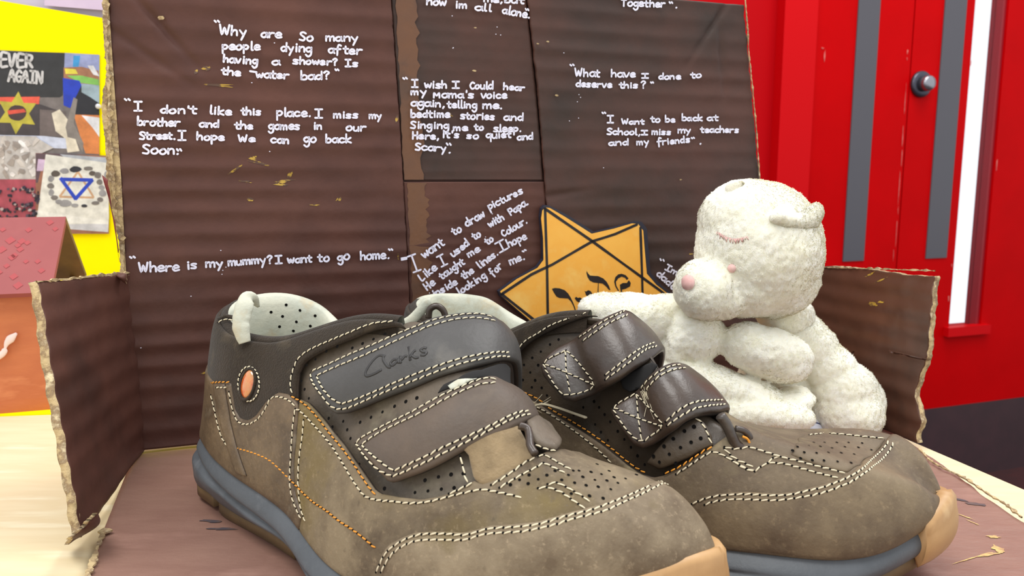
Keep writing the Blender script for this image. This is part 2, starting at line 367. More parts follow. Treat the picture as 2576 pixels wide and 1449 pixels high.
CAPF = [(i*6+j, i*6+(j+1) % 6, (i+1)*6+(j+1) % 6, (i+1)*6+j) for i in range(4) for j in range(6)]+[(5, 4, 3, 2, 1, 0), (24, 25, 26, 27, 28, 29)]
def stitches(S, mb, hb, pts, lift, pitch=.0023, w=.00026, n=5, isuv=False, jit=.12):
    uv = np.array(pts) if isuv else S.path(pts, n, lift)
    if callable(lift): o = lift(uv)
    else: o = np.full(len(uv), lift)
    P = S.P(uv, o); Nn = S.Nn(uv); s = np.r_[0, np.cumsum(np.linalg.norm(np.diff(P, axis=0), axis=1))]
    if s[-1] < pitch: return
    k = max(1, int(round(s[-1]/pitch))); tt = np.linspace(0, s[-1], k+1)
    I = lambda A, t: np.stack([np.interp(t, s, A[:, c]) for c in range(3)], -1)
    E = I(P, tt); NN = I(Nn, tt)
    for i in range(k):
        a, b = E[i], E[i+1]; nn = NN[i]+NN[i+1]; nn /= np.linalg.norm(nn)+1e-12; t = b-a; ln = np.linalg.norm(t)
        if ln < 1e-5: continue
        t /= ln; sd = np.cross(nn, t); sd /= np.linalg.norm(sd)+1e-12
        t = t+sd*random.uniform(-jit, jit)+sd*.16; c = (a+b)/2
        hl = ln*.41*random.uniform(.92, 1.05)
        V = c+np.outer(CAPS[:, 0]*hl, t)+np.outer(CAPS[:, 1]*w, sd)+np.outer(CAPS[:, 2]*w*.75+(1-np.abs(CAPS[:, 0]))*w*.55, nn)
        mb.add(V, CAPF)
        if hb is not None:
            q = a-nn*.00002; ang = np.arange(6)*math.pi/3
            hb.add(q+np.outer(np.cos(ang)*.00034, t)+np.outer(np.sin(ang)*.00034, sd)+nn*.0001, [(0, 1, 2, 3, 4, 5)])
def holes(S, hb, pts, lift, r=.00055):
    for p in pts:
        uv = S.uv(*p, lift); c = S.P(uv, lift+.00012); nn = S.Nn(uv); a = np.cross(nn, (0, 0, 1.)); a /= np.linalg.norm(a)+1e-9; b = np.cross(nn, a)
        ang = np.arange(8)*math.pi/4; rr = r*random.uniform(.85, 1.15)
        top = c+np.outer(np.cos(ang)*rr, a)+np.outer(np.sin(ang)*rr, b)
        hb.add(np.vstack([top, c[None]-nn*.0001]), [(i, (i+1) % 8, 8) for i in range(8)])
# control displacements (0.1 mm) and placements that shape the two shoe lasts
FITQ1 = [-21,-24,0,-21,-24,0,-20,-24,0,-20,-24,0,-19,-24,0,-19,-23,0,-18,-23,1,-18,-23,1,-18,-23,1,-18,-23,1,-68,-6,8,-6,-18,-7,18,-28,-7,23,-36,-14,47,-28,-13,52,-22,-9,44,-17,5,29,-13,28,8,-17,14,-11,-20,0,-15,35,17,17,-13,-1,55,-32,-1,90,-37,-15,122,-26,-14,124,-20,-25,100,-15,-8,64,-10,25,27,-14,14,-5,-18,0,3,22,0,13,-39,-25,84,-37,24,163,-18,57,199,-16,7,195,-21,-54,142,-18,-38,85,-15,-10,35,-17,-3,-2,-18,0,-5,-4,6,8,-63,-38,99,-40,49,227,6,143,250,-5,33,245,-19,-60,157,-24,-67,82,-24,-50,34,-22,-26,0,-18,-1,-32,-49,-8,-21,-95,-65,84,-46,39,195,5,137,227,-2,47,239,-14,-19,132,-31,-89,62,-32,-85,27,-25,-46,4,-18,-1,-29,-58,-7,-17,-78,-45,60,-40,16,127,-8,56,135,-12,-4,96,-31,-91,78,-35,-111,35,-35,-104,22,-24,-51,12,-15,-1,3,-36,-2,10,-33,-13,41,-18,1,71,-7,1,73,-9,-34,48,-19,-82,44,-19,-83,27,-23,-83,23,-12,-33,25,-9,0,42,0,1,26,12,7,31,10,0,38,8,-19,40,6,-34,36,4,-47,37,7,-36,37,5,-30,27,11,0,44,2,1,62,27,4,32,44,24,31,36,7,30,31,-8,35,29,-14,37,29,-16,36,31,-11,19,35,-6,35,37,13,69,24,5,44,56,11,43,56,12,43,55,12,43,55,11,43,55,11,43,55,11,43,55,11,43,55,11,44,55,11,44,55,10]
FITR1 = [-0.11179, 0.30194, -0.62687, -0.00796, 0.00175, 0.03507]
FITQ2 = [-20,-13,0,-20,-13,0,-21,-13,0,-21,-13,0,-21,-13,0,-21,-13,0,-22,-13,0,-22,-13,0,-22,-13,0,-22,-13,0,1,-21,0,13,-19,6,22,-19,5,20,-18,1,4,-15,9,-22,-11,21,-50,-8,30,-74,-9,24,-70,-8,21,-63,-9,1,18,-30,1,41,-25,18,62,-23,18,65,-23,6,28,-16,18,-27,-9,36,-79,-3,59,-111,0,67,-111,-2,45,-98,-7,1,29,-42,1,58,-32,32,91,-25,49,110,-24,25,43,-16,29,-39,-9,35,-111,0,68,-145,12,128,-145,1,58,-119,-8,1,33,-55,0,62,-41,37,95,-24,90,112,-8,132,37,-13,37,-57,-10,15,-145,-4,27,-209,1,50,-170,-4,30,-119,-12,1,33,-64,-2,54,-54,17,76,-27,88,86,-2,153,7,-9,27,-79,-9,-19,-157,-10,-34,-211,-13,-40,-159,-14,-12,-99,-17,1,29,-61,-4,40,-66,-28,47,-31,42,14,-4,64,-37,-1,2,-97,-6,-58,-140,-12,-80,-154,-18,-77,-109,-20,-34,-62,-20,0,24,-38,-3,35,-41,-20,31,-21,8,-1,0,16,-55,7,-31,-93,4,-77,-96,-4,-83,-72,-15,-68,-35,-20,-31,-18,-15,-1,21,3,-4,44,-14,-21,33,3,-2,11,18,7,-27,25,-23,-47,26,-46,-31,23,-32,24,11,15,31,-6,-15,18,5,-3,32,52,6,33,39,-10,44,40,8,35,51,21,18,53,3,10,53,-7,18,55,7,31,64,48,41,41,4,36,47,2,88,73,31,78,78,31,71,81,29,70,82,29,69,82,29,68,82,29,67,83,28,66,84,28,66,83,27,68,83,27]
FITR2 = [-0.04612, 0.32663, -0.57486, 0.01373, -0.02648, -0.0274]
# ------------------------------------------------------------------ room, table
th_w = math.radians(19)                      # the board, the door wall and the box back all run this way
WX = np.array([math.cos(th_w), math.sin(th_w), 0]); WN = np.array([-WX[1], WX[0], 0])    # WN points away from the camera
Z = np.array([0, 0, 1.])
TOPZ = -.004                                  # table top; the 4 mm card base lies on it
FLOORZ = -.75
BOX = Plane(atZ(345, 1140), WN)               # the back of the box
def slab(name, o, ax, ay, n, t, m, parent=None, **kw):
    """box from corner o along ax, ay, thickness t along n"""
    V = [o, o+ax, o+ax+ay, o+ay]; P = prism(V, n, 0, t); ob = mesh(name, *P, m, parent, smooth=False, **kw); newell_fix(ob); return ob
slab('floor', np.array([-3., -1.5, FLOORZ]), np.array([8., 0, 0]), np.array([0, 6., 0]), -Z, .05, mat('dark_red_brown_floor', (66, 30, 30), (52, 26, 27), scale=30, rough=.5), kind='structure')
# table: its right edge runs along the depth of the box
dz = -WN
e1 = atZ(2320, 1122, TOPZ); e2 = atZ(2576, 1232, TOPZ); ed = (e2-e1)/np.linalg.norm(e2-e1); ed = -ed
wn = np.array([-ed[1], ed[0], 0]); wn = wn if wn[0] < 0 else -wn          # towards the left
T0 = e1-ed*.55; P = [T0, T0+ed*1.02, T0+ed*1.02+wn*1.35, T0+wn*1.35]
tb = MB(); V, Fc = prism(P, Z, -.022, 0)
t_ = mesh('table_top', V, Fc, M['wood'], None, smooth=False); newell_fix(t_)
tab = empty('table', (P[0]+P[2])/2*np.array([1, 1, 0])+np.array([0, 0, FLOORZ]), label='pale birch table carrying the brown cardboard box and the painted house', category='table')
t_.parent = tab
legm = mat('grey_painted_steel', (120, 122, 124), rough=.4, metal=.6)
for a, b in ((.06, .06), (.96, .06), (.96, 1.29), (.06, 1.29)):
    c = T0+ed*a+wn*b; V, Fc = prism([c+ed*x*.018+wn*y*.018 for x, y in ((-1, -1), (1, -1), (1, 1), (-1, 1))], Z, FLOORZ-TOPZ, -.022)
    newell_fix(mesh('leg', V, Fc, legm, tab, smooth=False))
# ---- red double door and its wall
DP = Plane(atZ(2480, 1183, FLOORZ), WN)
red = mat('glossy_red_gloss_paint', (190, 0, 4), (180, 0, 3), scale=5, rough=.55, spec=.04)
red2 = mat('light_red_paint', (196, 4, 12), rough=.5, spec=.08)
blk = mat('charcoal_strip', (74, 72, 78), rough=.35)
kick = mat('dark_brown_kick_plate', (62, 40, 44), (54, 36, 40), scale=20, rough=.4)
scuff = mat('pale_scuff', (214, 120, 110), (200, 60, 60), scale=60, rough=.6)
def dp(x, y, o=0.): return DP.at(x, y, o)
def on(x, z, o=0.):     # point on the door plane: horizontal pixel x on the row y=447 (eye level), height z above the table
    p = dp(x, 447, o); return np.array([p[0], p[1], z])
ztop = 1.5
def dslab(name, x0, x1, z0, z1, t, m, parent=None, back=0., **kw):
    a, b = on(x0, z0), on(x1, z0); ob = mesh(name, *prism([a, b, b+Z*(z1-z0), a+Z*(z1-z0)], -WN, back, t), m, parent, smooth=False, **kw); newell_fix(ob); return ob
def zat(x, y): return dp(x, y)[2]
zk = zat(2450, 1010); zb_ = FLOORZ
wallm = mat('red_wall_paint', (176, 6, 14), rough=.55, spec=.05)
dslab('wall_back', 700, 1500, FLOORZ, ztop, -.0, mat('pale_wall', (206, 204, 200), rough=.7), back=-.05, kind='structure')
dslab('wall_right', 1500, 1935, FLOORZ, ztop, -.0, wallm, back=-.05, kind='structure')
dslab('trim_1', 1935, 2015, FLOORZ, ztop, .03, red2, kind='structure', back=-.05)
# door leaf left of the meeting edge
def xe(x, y):            # pixel x on row y -> pixel x of the same vertical line at eye level
    p = dp(x, y); q = np.array([p[0], p[1], CAMH]); return float(project(q)[0])
zs0, zs1 = zat(2145, 655), zat(2345, 648)
d1 = dslab('door_1', 2018, xe(2262, 447)-1.5, FLOORZ, ztop, .012, red, kind='structure', back=-.04)
d2 = dslab('door_2', xe(2262, 447)+1.5, 3300, zk, ztop, .012, red, kind='structure', back=-.04)
xw0, xw1 = xe(2408, 447), xe(2490, 447)
# the right leaf is built round its vision panel
bpy.data.objects.remove(d2)
zw0 = zat(2420, 820)
d2 = dslab('door_2', xe(2262, 447)+1.5, xw0, FLOORZ, ztop, .012, red, kind='structure', back=-.04)
dslab('door_rail', xw0, xw1, FLOORZ, zw0, .012, red, d2, back=-.04)
dslab('door_stile', xw1, 3300, FLOORZ, ztop, .012, red, d2, back=-.04)
bead = mat('dark_red_glazing_bead', (140, 6, 22), rough=.4)
a, b = on(xw0, zw0), on(xw1, zw0)
for nm, (p0, p1) in (('glazing_bead', (xw1-9, xw1)), ('glazing_bead', (xw0, xw0+3))):
    dslab(nm, p0, p1, zw0, ztop, .006, bead, d2, back=-.03)
dslab('glazing_sill', xw0-12, xw1+14, zw0-.022, zw0+.004, .028, red2, d2)
# bright corridor seen through the glass
gl = bpy.data.materials.new('clear_glass'); gl.use_nodes = True; g = gl.node_tree.nodes['Principled BSDF']; g.inputs['Transmission Weight'].default_value = 1; g.inputs['Roughness'].default_value = .02; g.inputs['IOR'].default_value = 1.02; g.inputs['Base Color'].default_value = (.96, .98, 1, 1)
dslab('pane', xw0+3, xw1-9, zw0, ztop, -.014, gl, d2, back=-.018)
cor = mat('pale_corridor_wall', (136, 140, 152), rough=.7)
def beyond(name, x0, x1, z0, z1, dist, m, **kw):
    a, b = on(x0, z0)+WN*dist, on(x1, z0)+WN*dist; ob = mesh(name, *prism([a, b, b+Z*(z1-z0), a+Z*(z1-z0)], -WN, 0, .02), m, None, smooth=False, **kw); newell_fix(ob)
beyond('wall_corridor', 2100, 2900, FLOORZ, ztop, .9, cor, kind='structure')
beyond('baseboard_corridor', 2100, 2900, FLOORZ, zat(2420, 745)-.17, .86, mat('slate_skirting', (104, 110, 118), rough=.5), kind='structure')
for x0, x1, zz in ((xe(2148, 447)-25, xe(2148, 447)+28, zs0), (xe(2358, 447)-25, xe(2358, 447)+28, zs1)):
    dslab('charcoal_strip', x0, x1, zz, ztop, .015, blk, d1 if x0 < 2250 else d2, back=.012)
dslab('kick_plate', 2018, xe(2262, 447)-2, FLOORZ, zk+.012, .016, kick, d1, back=.012)
dslab('kick_plate', xe(2262, 447)+2, 3300, FLOORZ, zk, .016, kick, d2, back=.012)
# knob
kc = dp(2315, 212, -.012); kb = MB()
def lathe(c, ax, prof, seg=28):
    ax = np.array(ax, float); ax /= np.linalg.norm(ax); a = np.cross(ax, (0, 0, 1.)); a /= np.linalg.norm(a); b = np.cross(ax, a); V = []; Fc = []
    for r, h in prof:
        for j in range(seg): t = 2*math.pi*j/seg; V.append(c+ax*h+(a*math.cos(t)+b*math.sin(t))*r)
    for i in range(len(prof)-1):
        for j in range(seg): Fc.append((i*seg+j, i*seg+(j+1) % seg, (i+1)*seg+(j+1) % seg, (i+1)*seg+j))
    Fc += [tuple(range(seg-1, -1, -1)), tuple((len(prof)-1)*seg+j for j in range(seg))]
    return V, Fc
steel = mat('brushed_steel', (150, 150, 156), rough=.28, metal=.9)
kn = mesh('lock_rose', *lathe(kc, -WN, [(.034, 0), (.034, .006), (.030, .010), (.020, .010)]), mat('dark_steel', (74, 74, 84), rough=.35, metal=.7), d2)
mesh('thumb_turn', *lathe(kc-WN*.010, -WN, [(.020, 0), (.020, .018), (.017, .024), (.006, .025)]), steel, kn)
# scuffs along the meeting edge
sb = MB()
for (x, y, w, h) in [(2283, 130, 6, 12), (2281, 148, 10, 8), (2277, 250, 5, 60), (2272, 330, 6, 90), (2268, 400, 4, 50), (2262, 470, 5, 90), (2258, 540, 4, 40), (2254, 590, 5, 60), (2247, 640, 5, 30), (2507, 418, 9, 30), (2386, 752, 9, 20), (2394, 668, 6, 8), (2074, 140, 8, 30), (2071, 120, 20, 5), (2442, 158, 6, 14)]:
    c = dp(x, y, -.0128); k = 7
    ang = sorted(random.uniform(0, 2*math.pi) for _ in range(k)); rr = 2.3/F
    sb.add(*prism([c+WX*math.cos(t)*w/2*rr*.5*random.uniform(.6, 1.2)+Z*math.sin(t)*h/2*rr*random.uniform(.6, 1.2) for t in ang], -WN, 0, .0006))
sb.build('paint_scuffs', scuff, d2, smooth=False, kind='stuff')
# ---- yellow display board behind the table on the left
BP = Plane(atY(130, 447, .70), WN)
def bp(x, y, o=0.): return BP.at(x, y, o)
wl = bp(-900, 447); wl2 = bp(1150, 447)
ob = mesh('wall_left', *prism([np.array([wl[0], wl[1], FLOORZ]), np.array([wl2[0], wl2[1], FLOORZ]), np.array([wl2[0], wl2[1], .9]), np.array([wl[0], wl[1], .9])], WN, .004, .06), mat('pale_lilac_wall', (196, 186, 206), rough=.8), None, smooth=False, kind='structure'); newell_fix(ob)
yel = mat('bright_yellow_backing_paper', (252, 236, 0), (250, 228, 0), scale=10, rough=.85, spec=.08)
def sheet(name, pts, m, t=.0004, parent=None, off=0., **kw):
    ob = mesh(name, *prism([bp(x, y, -off) for x, y in pts], -WN, 0, t), m, parent, smooth=False, **kw); newell_fix(ob); return ob
E_ = lambda n, c, **k: mat(n, c, rough=.6, **k)
brd = sheet('backing_paper', [(-500, -60), (0, 2), (262, 46), (700, 60), (700, 1000), (-500, 1000)], yel, .001, label='bright yellow backing paper pinned to the wall on the left', category='paper')
# strip of lilac print above
sheet('photo_print', [(112, -60), (420, -60), (420, 42), (262, 26), (112, 14)], mat('lilac_print', (206, 186, 208), (196, 176, 200), scale=30, rough=.5), .0005, off=.0012, label='lilac photo print cut off at the top of the yellow paper', category='print')
def poly_px(mb, pts, off, m, t=.00015): mb.add(*prism([bp(x, y, -off) for x, y in pts], -WN, 0, t), m)
def blob(cx, cy, rx, ry, k=14, j=.12, rot=0.):
    o = []
    for i in range(k):
        t = 2*math.pi*i/k; r = 1+random.uniform(-j, j); x, y = rx*r*math.cos(t), ry*r*math.sin(t)
        o.append((cx+x*math.cos(rot)-y*math.sin(rot), cy+x*math.sin(rot)+y*math.cos(rot)))
    return o
def print_photo(name, label, corners, bgm, layers, off=.0014):
    root = sheet(name, corners, bgm, .0005, off=off, label=label, category='photo', group='photo prints on the yellow backing paper')
    mb = MB(); ms = []; o = off+.0005
    for k, (pts, m) in enumerate(layers):
        if m not in ms: ms.append(m)
        poly_px(mb, pts, o+k*.000012, ms.index(m), .00003)
    mb.build('printed_picture', ms, root, smooth=False)
    return root
mk = {}
def cm(c, **k):
    if c not in mk: mk[c] = mat('print_ink_%02x%02x%02x' % c, c, tuple(max(0, int(v*.85)) for v in c), scale=120, rough=.5, **k)
    return mk[c]
star_m = cm((190, 178, 60))
def star6(cx, cy, r, rot=0., inner=.56):
    return [(cx+(r if i % 2 == 0 else r*inner)*math.cos(rot+i*math.pi/6-math.pi/2), cy+(r if i % 2 == 0 else r*inner)*math.sin(rot+i*math.pi/6-math.pi/2)) for i in range(12)]
LA = [([(-60, 126), (163, 133), (158, 240), (150, 245), (-60, 245)], cm((46, 46, 48))),
      ([(163, 133), (250, 138), (250, 225), (160, 215)], cm((150, 158, 200))), ([(160, 170), (205, 168), (248, 178), (250, 215), (160, 205)], cm((160, 110, 80))),
      ([(185, 140), (202, 140), (198, 168), (183, 168)], cm((60, 150, 210))), ([(163, 172), (190, 174), (196, 186), (165, 186)], cm((226, 212, 70))),
      ([(168, 190), (205, 190), (248, 200), (250, 215), (200, 208)], cm((130, 190, 90))), ([(220, 165), (235, 165), (250, 192), (235, 188)], cm((222, 222, 226))),
      ([(158, 196), (200, 203), (205, 215), (188, 255), (176, 272), (160, 265)], cm((30, 60, 190))),
      ([(205, 215), (250, 218), (250, 290), (185, 288), (190, 245)], cm((34, 34, 40))), ([(205, 212), (250, 215), (250, 260), (228, 245), (205, 232)], cm((150, 170, 180))),
      ([(185, 288), (250, 290), (250, 388), (215, 386)], cm((214, 130, 70))), ([(205, 290), (250, 296), (250, 345), (232, 320)], cm((226, 226, 232))),
      ([(-60, 245), (100, 243), (98, 262), (-60, 262)], cm((232, 92, 70))), ([(-60, 262), (100, 262), (165, 285), (165, 345), (-60, 340)], cm((70, 62, 64))),
      ([(100, 275), (165, 280), (170, 345), (100, 342)], cm((110, 98, 96))),
      ([(130, 285), (150, 275), (170, 300), (185, 335), (200, 380), (170, 384), (160, 345), (140, 330)], cm((226, 216, 196))),
      ([(165, 320), (185, 245), (195, 250), (186, 310), (210, 360), (208, 384), (190, 350), (170, 345)], cm((136, 128, 122))),
      ([(-60, 338), (110, 342), (165, 348), (168, 374), (110, 372), (-60, 372)], cm((200, 206, 226))),
      (star6(43, 284, 54, .06), star_m), (blob(43, 284, 24, 20, j=.03), cm((70, 50, 50))), ([(18, 278), (60, 274), (66, 282), (22, 288)], cm((214, 80, 60))),
      (blob(-30, 400, 10, 10), cm((60, 60, 60)))]
nev = print_photo('photo_print', 'photo with a chalk sign above a pale yellow six-pointed star', [(-60, 124), (250, 138), (250, 392), (-60, 385)], cm((120, 112, 110)), LA)
CR = [([(-60, 342), (90, 345), (135, 372), (90, 392), (90, 450), (-60, 450)], cm((196, 190, 186)))]
for _ in range(46):
    x, y = random.uniform(-20, 96), random.uniform(352, 442); g_ = random.choice([(226, 220, 218), (170, 158, 150), (206, 198, 192), (150, 140, 134), (238, 236, 236)]); CR.append((blob(x, y, random.uniform(5, 15), random.uniform(3, 9), 6, .4, random.uniform(0, 3)), cm(g_)))
print_photo('photo_print', 'photo of pale crinkled glass pieces', [(-60, 341), (92, 343), (92, 452), (-60, 452)], cm((190, 182, 176)), CR, .0022)
NK = [([(-60, 452), (91, 452), (91, 545), (-60, 545)], cm((170, 74, 88)))]
for k in range(150):
    t = random.uniform(0, 2*math.pi); cx, cy, rx, ry = random.choice([(38, 503, 55, 28), (20, 535, 70, 12), (60, 495, 35, 22)])
    NK.append((blob(cx+rx*math.cos(t)+random.uniform(-4, 4), cy+ry*math.sin(t)+random.uniform(-3, 3), random.uniform(2.5, 5), random.uniform(2.5, 5), 7, .2), cm(random.choice([(34, 28, 44), (50, 40, 60), (90, 74, 90), (180, 160, 160), (28, 24, 34)]))))
print_photo('photo_print', 'photo of dark bead necklaces on a rose background', [(-60, 451), (92, 451), (92, 547), (-60, 547)], cm((166, 72, 86)), NK, .0024)
ST = [([(90, 386), (274, 393), (274, 588), (90, 588)], cm((150, 100, 78))), ([(90, 386), (180, 388), (270, 398), (270, 412), (110, 400), (95, 460), (90, 460)], cm((90, 70, 78))),
      ([(150, 388), (268, 396), (272, 412), (172, 402)], cm((176, 180, 190))), ([(96, 400), (115, 402), (108, 430), (92, 430)], cm((206, 180, 210))),
      ([(115, 388), (272, 410), (274, 545), (272, 583), (90, 569)], cm((226, 224, 216))), ([(90, 566), (272, 562), (272, 584), (90, 570)], cm((200, 200, 206))),
      ([(92, 530), (272, 556), (272, 564), (92, 560)], cm((234, 232, 226)))]
for q in ((150, 495, 236, 497), (236, 497, 196, 432), (196, 432, 150, 495)):
    a = np.array(q[:2]); b = np.array(q[2:]); d = (b-a)/np.linalg.norm(b-a); n_ = np.array([-d[1], d[0]])*2.6; ST.append(([tuple(a+n_), tuple(b+n_), tuple(b-n_), tuple(a-n_)], cm((200, 160, 124))))
for q in ((153, 451, 232, 453), (232, 453, 190, 500), (190, 500, 153, 449)):
    a = np.array(q[:2]); b = np.array(q[2:]); d = (b-a)/np.linalg.norm(b-a); n_ = np.array([-d[1], d[0]])*4.5; ST.append(([tuple(a-d*2+n_), tuple(b+d*2+n_), tuple(b+d*2-n_), tuple(a-d*2-n_)], cm((34, 66, 190))))
for k, (x, y, rx, ry) in enumerate([(190, 426, 15, 8), (162, 430, 12, 7), (140, 437, 12, 8), (128, 450, 8, 8), (127, 468, 9, 7), (129, 484, 7, 9), (137, 497, 10, 6), (148, 508, 9, 6), (165, 512, 15, 9), (188, 517, 9, 5), (212, 518, 8, 4), (222, 424, 12, 5), (232, 436, 9, 6), (246, 441, 9, 8), (250, 458, 8, 7), (256, 472, 8, 6), (258, 486, 10, 9), (252, 502, 8, 6), (240, 511, 10, 5), (268, 440, 6, 10)]):
    ST.append((blob(x, y, rx, ry, 10, .1), cm([(44, 44, 54), (150, 148, 150), (120, 114, 110), (90, 80, 74)][0 if k in (0, 10) else random.randint(1, 3)])))
print_photo('photo_print', 'photo of a ring of pebbles round a blue stick triangle', [(90, 385), (274, 392), (274, 588), (90, 572)], cm((150, 100, 78)), ST, .0028)
pin = mesh('push_pin', *lathe(bp(248, 268, -.002), -WN, [(.002, 0), (.0024, .002), (.0015, .004)], 12), cm((236, 236, 240)), None, label='small white pin at the right edge of the chalk sign photo', category='pin')
# ------------------------------------------------------------------ handwriting: single stroke letters, drawn with a paint marker
FONT = {
 'a': [[(.85, .85), (.5, 1), (.12, .7), (.1, .3), (.4, 0), (.75, .2), (.88, .75)], [(.9, 1), (.88, .3), (1.02, 0)]],
 'b': [[(.12, 1.9), (.12, .05)], [(.14, .6), (.5, 1), (.88, .65), (.75, .1), (.35, 0), (.12, .2)]],
 'c': [[(.88, .85), (.5, 1), (.1, .55), (.4, 0), (.92, .15)]],
 'd': [[(.85, .8), (.45, 1), (.08, .5), (.4, 0), (.85, .35)], [(.9, 1.8), (.88, 0)]],
 'e': [[(.15, .5), (.85, .6), (.75, .95), (.4, 1), (.1, .5), (.35, .02), (.92, .15)]],
 'f': [[(.85, 1.7), (.5, 1.85), (.35, 1.2), (.32, -.4)], [(.05, .9), (.8, .95)]],
 'g': [[(.85, .85), (.45, 1), (.1, .6), (.4, .1), (.85, .4)], [(.88, 1), (.85, -.4), (.45, -.85), (.1, -.5)]],
 'h': [[(.12, 1.8), (.12, 0)], [(.14, .55), (.5, 1), (.8, .8), (.85, 0)]],
 'i': [[(.3, .95), (.3, 0)], [(.3, 1.4), (.32, 1.5)]],
 'k': [[(.12, 1.8), (.12, 0)], [(.8, 1.05), (.15, .45), (.85, 0)]],
 'l': [[(.25, 1.8), (.25, .15), (.45, 0)]],
 'm': [[(.1, 1), (.1, 0)], [(.12, .7), (.4, 1), (.6, .8), (.62, 0)], [(.64, .7), (.95, 1), (1.12, .8), (1.15, 0)]],
 'n': [[(.12, 1), (.12, 0)], [(.14, .65), (.5, 1), (.8, .8), (.85, 0)]],
 'o': [[(.5, 1), (.1, .6), (.2, .1), (.6, 0), (.92, .45), (.75, .95), (.45, 1)]],
 'p': [[(.12, 1), (.15, -.8)], [(.14, .8), (.55, 1.02), (.9, .65), (.6, .15), (.15, .2)]],
 'q': [[(.85, .85), (.45, 1), (.1, .55), (.4, .1), (.85, .4)], [(.88, 1), (.88, -.8)]],
 'r': [[(.15, 1), (.15, 0)], [(.17, .6), (.45, .95), (.85, .95)]],
 's': [[(.85, .9), (.4, 1), (.15, .75), (.75, .35), (.65, .02), (.1, .08)]],
 't': [[(.35, 1.5), (.35, .15), (.7, 0)], [(.02, 1), (.75, 1)]],
 'u': [[(.12, 1), (.15, .2), (.5, 0), (.85, .4)], [(.88, 1), (.9, 0)]],
 'v': [[(.08, 1), (.45, 0), (.88, 1)]],
 'w': [[(.05, 1), (.3, 0), (.55, .8), (.85, 0), (1.1, 1)]],
 'y': [[(.1, 1), (.5, .3)], [(.9, 1), (.35, -.8)]],
 'W': [[(.05, 1.8), (.35, 0), (.65, 1.3), (.95, 0), (1.25, 1.8)]],
 'I': [[(.5, 1.7), (.5, 0)], [(.1, 1.7), (.9, 1.7)], [(.1, 0), (.9, 0)]],
 'S': [[(.95, 1.6), (.5, 1.8), (.12, 1.35), (.85, .6), (.7, .02), (.1, .1)]],
 'H': [[(.1, 1.7), (.1, 0)], [(.85, 1.7), (.85, 0)], [(.1, .85), (.85, .85)]],
 'L': [[(.15, 1.6), (.12, 0), (.8, .05)]], 'M': [[(.1, 0), (.15, 1.2), (.55, .5), (.95, 1.2), (1.0, 0)]],
 'P': [[(.12, 1.6), (.12, 0)], [(.12, 1.55), (.8, 1.5), (.8, .8), (.15, .75)]],
 'T': [[(.5, 1.6), (.5, 0)], [(.05, 1.6), (.95, 1.6)]],
 'C': [[(.9, 1.3), (.5, 1.5), (.1, .75), (.45, 0), (.92, .2)]],
 'E': [[(.85, 1.7), (.15, 1.65), (.15, 0), (.9, 0)], [(.15, .85), (.75, .9)]], 'V': [[(.08, 1.7), (.45, 0), (.88, 1.7)]],
 'R': [[(.12, 1.7), (.12, 0)], [(.12, 1.65), (.8, 1.5), (.7, .9), (.15, .8)], [(.4, .8), (.9, 0)]],
 'A': [[(.05, 0), (.5, 1.6), (.95, 0)], [(.2, .6), (.8, .6)]], 'G': [[(.9, 1.3), (.5, 1.6), (.1, .8), (.45, 0), (.9, .2), (.9, .7), (.55, .7)]],
 'N': [[(.1, 0), (.12, 1.6), (.85, 0), (.88, 1.6)]],
 '.': [[(.25, .02), (.3, .08)]], ',': [[(.3, .05), (.15, -.35)]], "'": [[(.3, 1.7), (.28, 1.3)]], '?': [[(.1, 1.4), (.45, 1.75), (.8, 1.4), (.45, .9), (.42, .55)], [(.42, .08), (.44, .02)]],
 '"': [[(.15, 1.75), (.3, 1.35)], [(.55, 1.75), (.7, 1.35)]], '-': [[(0, .5), (.9, .45)]], '=': [[(0, .35), (.8, .55)], [(0, .9), (.8, 1.05)]]}
ADV = {'m': 1.38, 'w': 1.3, 'W': 1.45, 'i': .6, 'l': .6, '.': .6, ',': .55, "'": .5, 'r': 1.0, 't': .9, 'M': 1.2, 'I': 1.05}
def pen_stroke(mb, P3, nrm, w, m=0, h=.00008):
    """flat ribbon with round ends along P3 lying on a surface of normal nrm (towards the viewer)"""
    P3 = np.array(P3); T = np.gradient(P3, axis=0); T /= np.linalg.norm(T, axis=1)[:, None]+1e-12
    if len(P3) < 2: return
    Lf = []; Rt = []; k = len(P3)
    for i in range(k):
        s = np.cross(nrm, T[i]); s /= np.linalg.norm(s)+1e-12; ww = w*(1+.18*noise.noise(Vector(P3[i]*900)))
        Lf.append(P3[i]+s*ww); Rt.append(P3[i]-s*ww)
    def cap(c, t, s): return [c+w*(s*math.cos(a)+t*math.sin(a)) for a in np.linspace(0, math.pi, 6)[1:-1]]
    s0 = np.cross(nrm, T[0]); s1 = np.cross(nrm, T[-1]); s0 /= np.linalg.norm(s0)+1e-12; s1 /= np.linalg.norm(s1)+1e-12
    c1 = cap(P3[-1], T[-1], s1); c0 = cap(P3[0], -T[0], -s0)
    V = Lf+Rt+c1+c0; V = [v+nrm*h for v in V]
    Fc = [(i, i+1, k+i+1, k+i) for i in range(k-1)]
    Fc.append(tuple([k-1]+[2*k+i for i in range(len(c1))]+[2*k-1])); Fc.append(tuple([k]+[2*k+len(c1)+i for i in range(len(c0))]+[0]))
    mb.add(V, Fc, m)
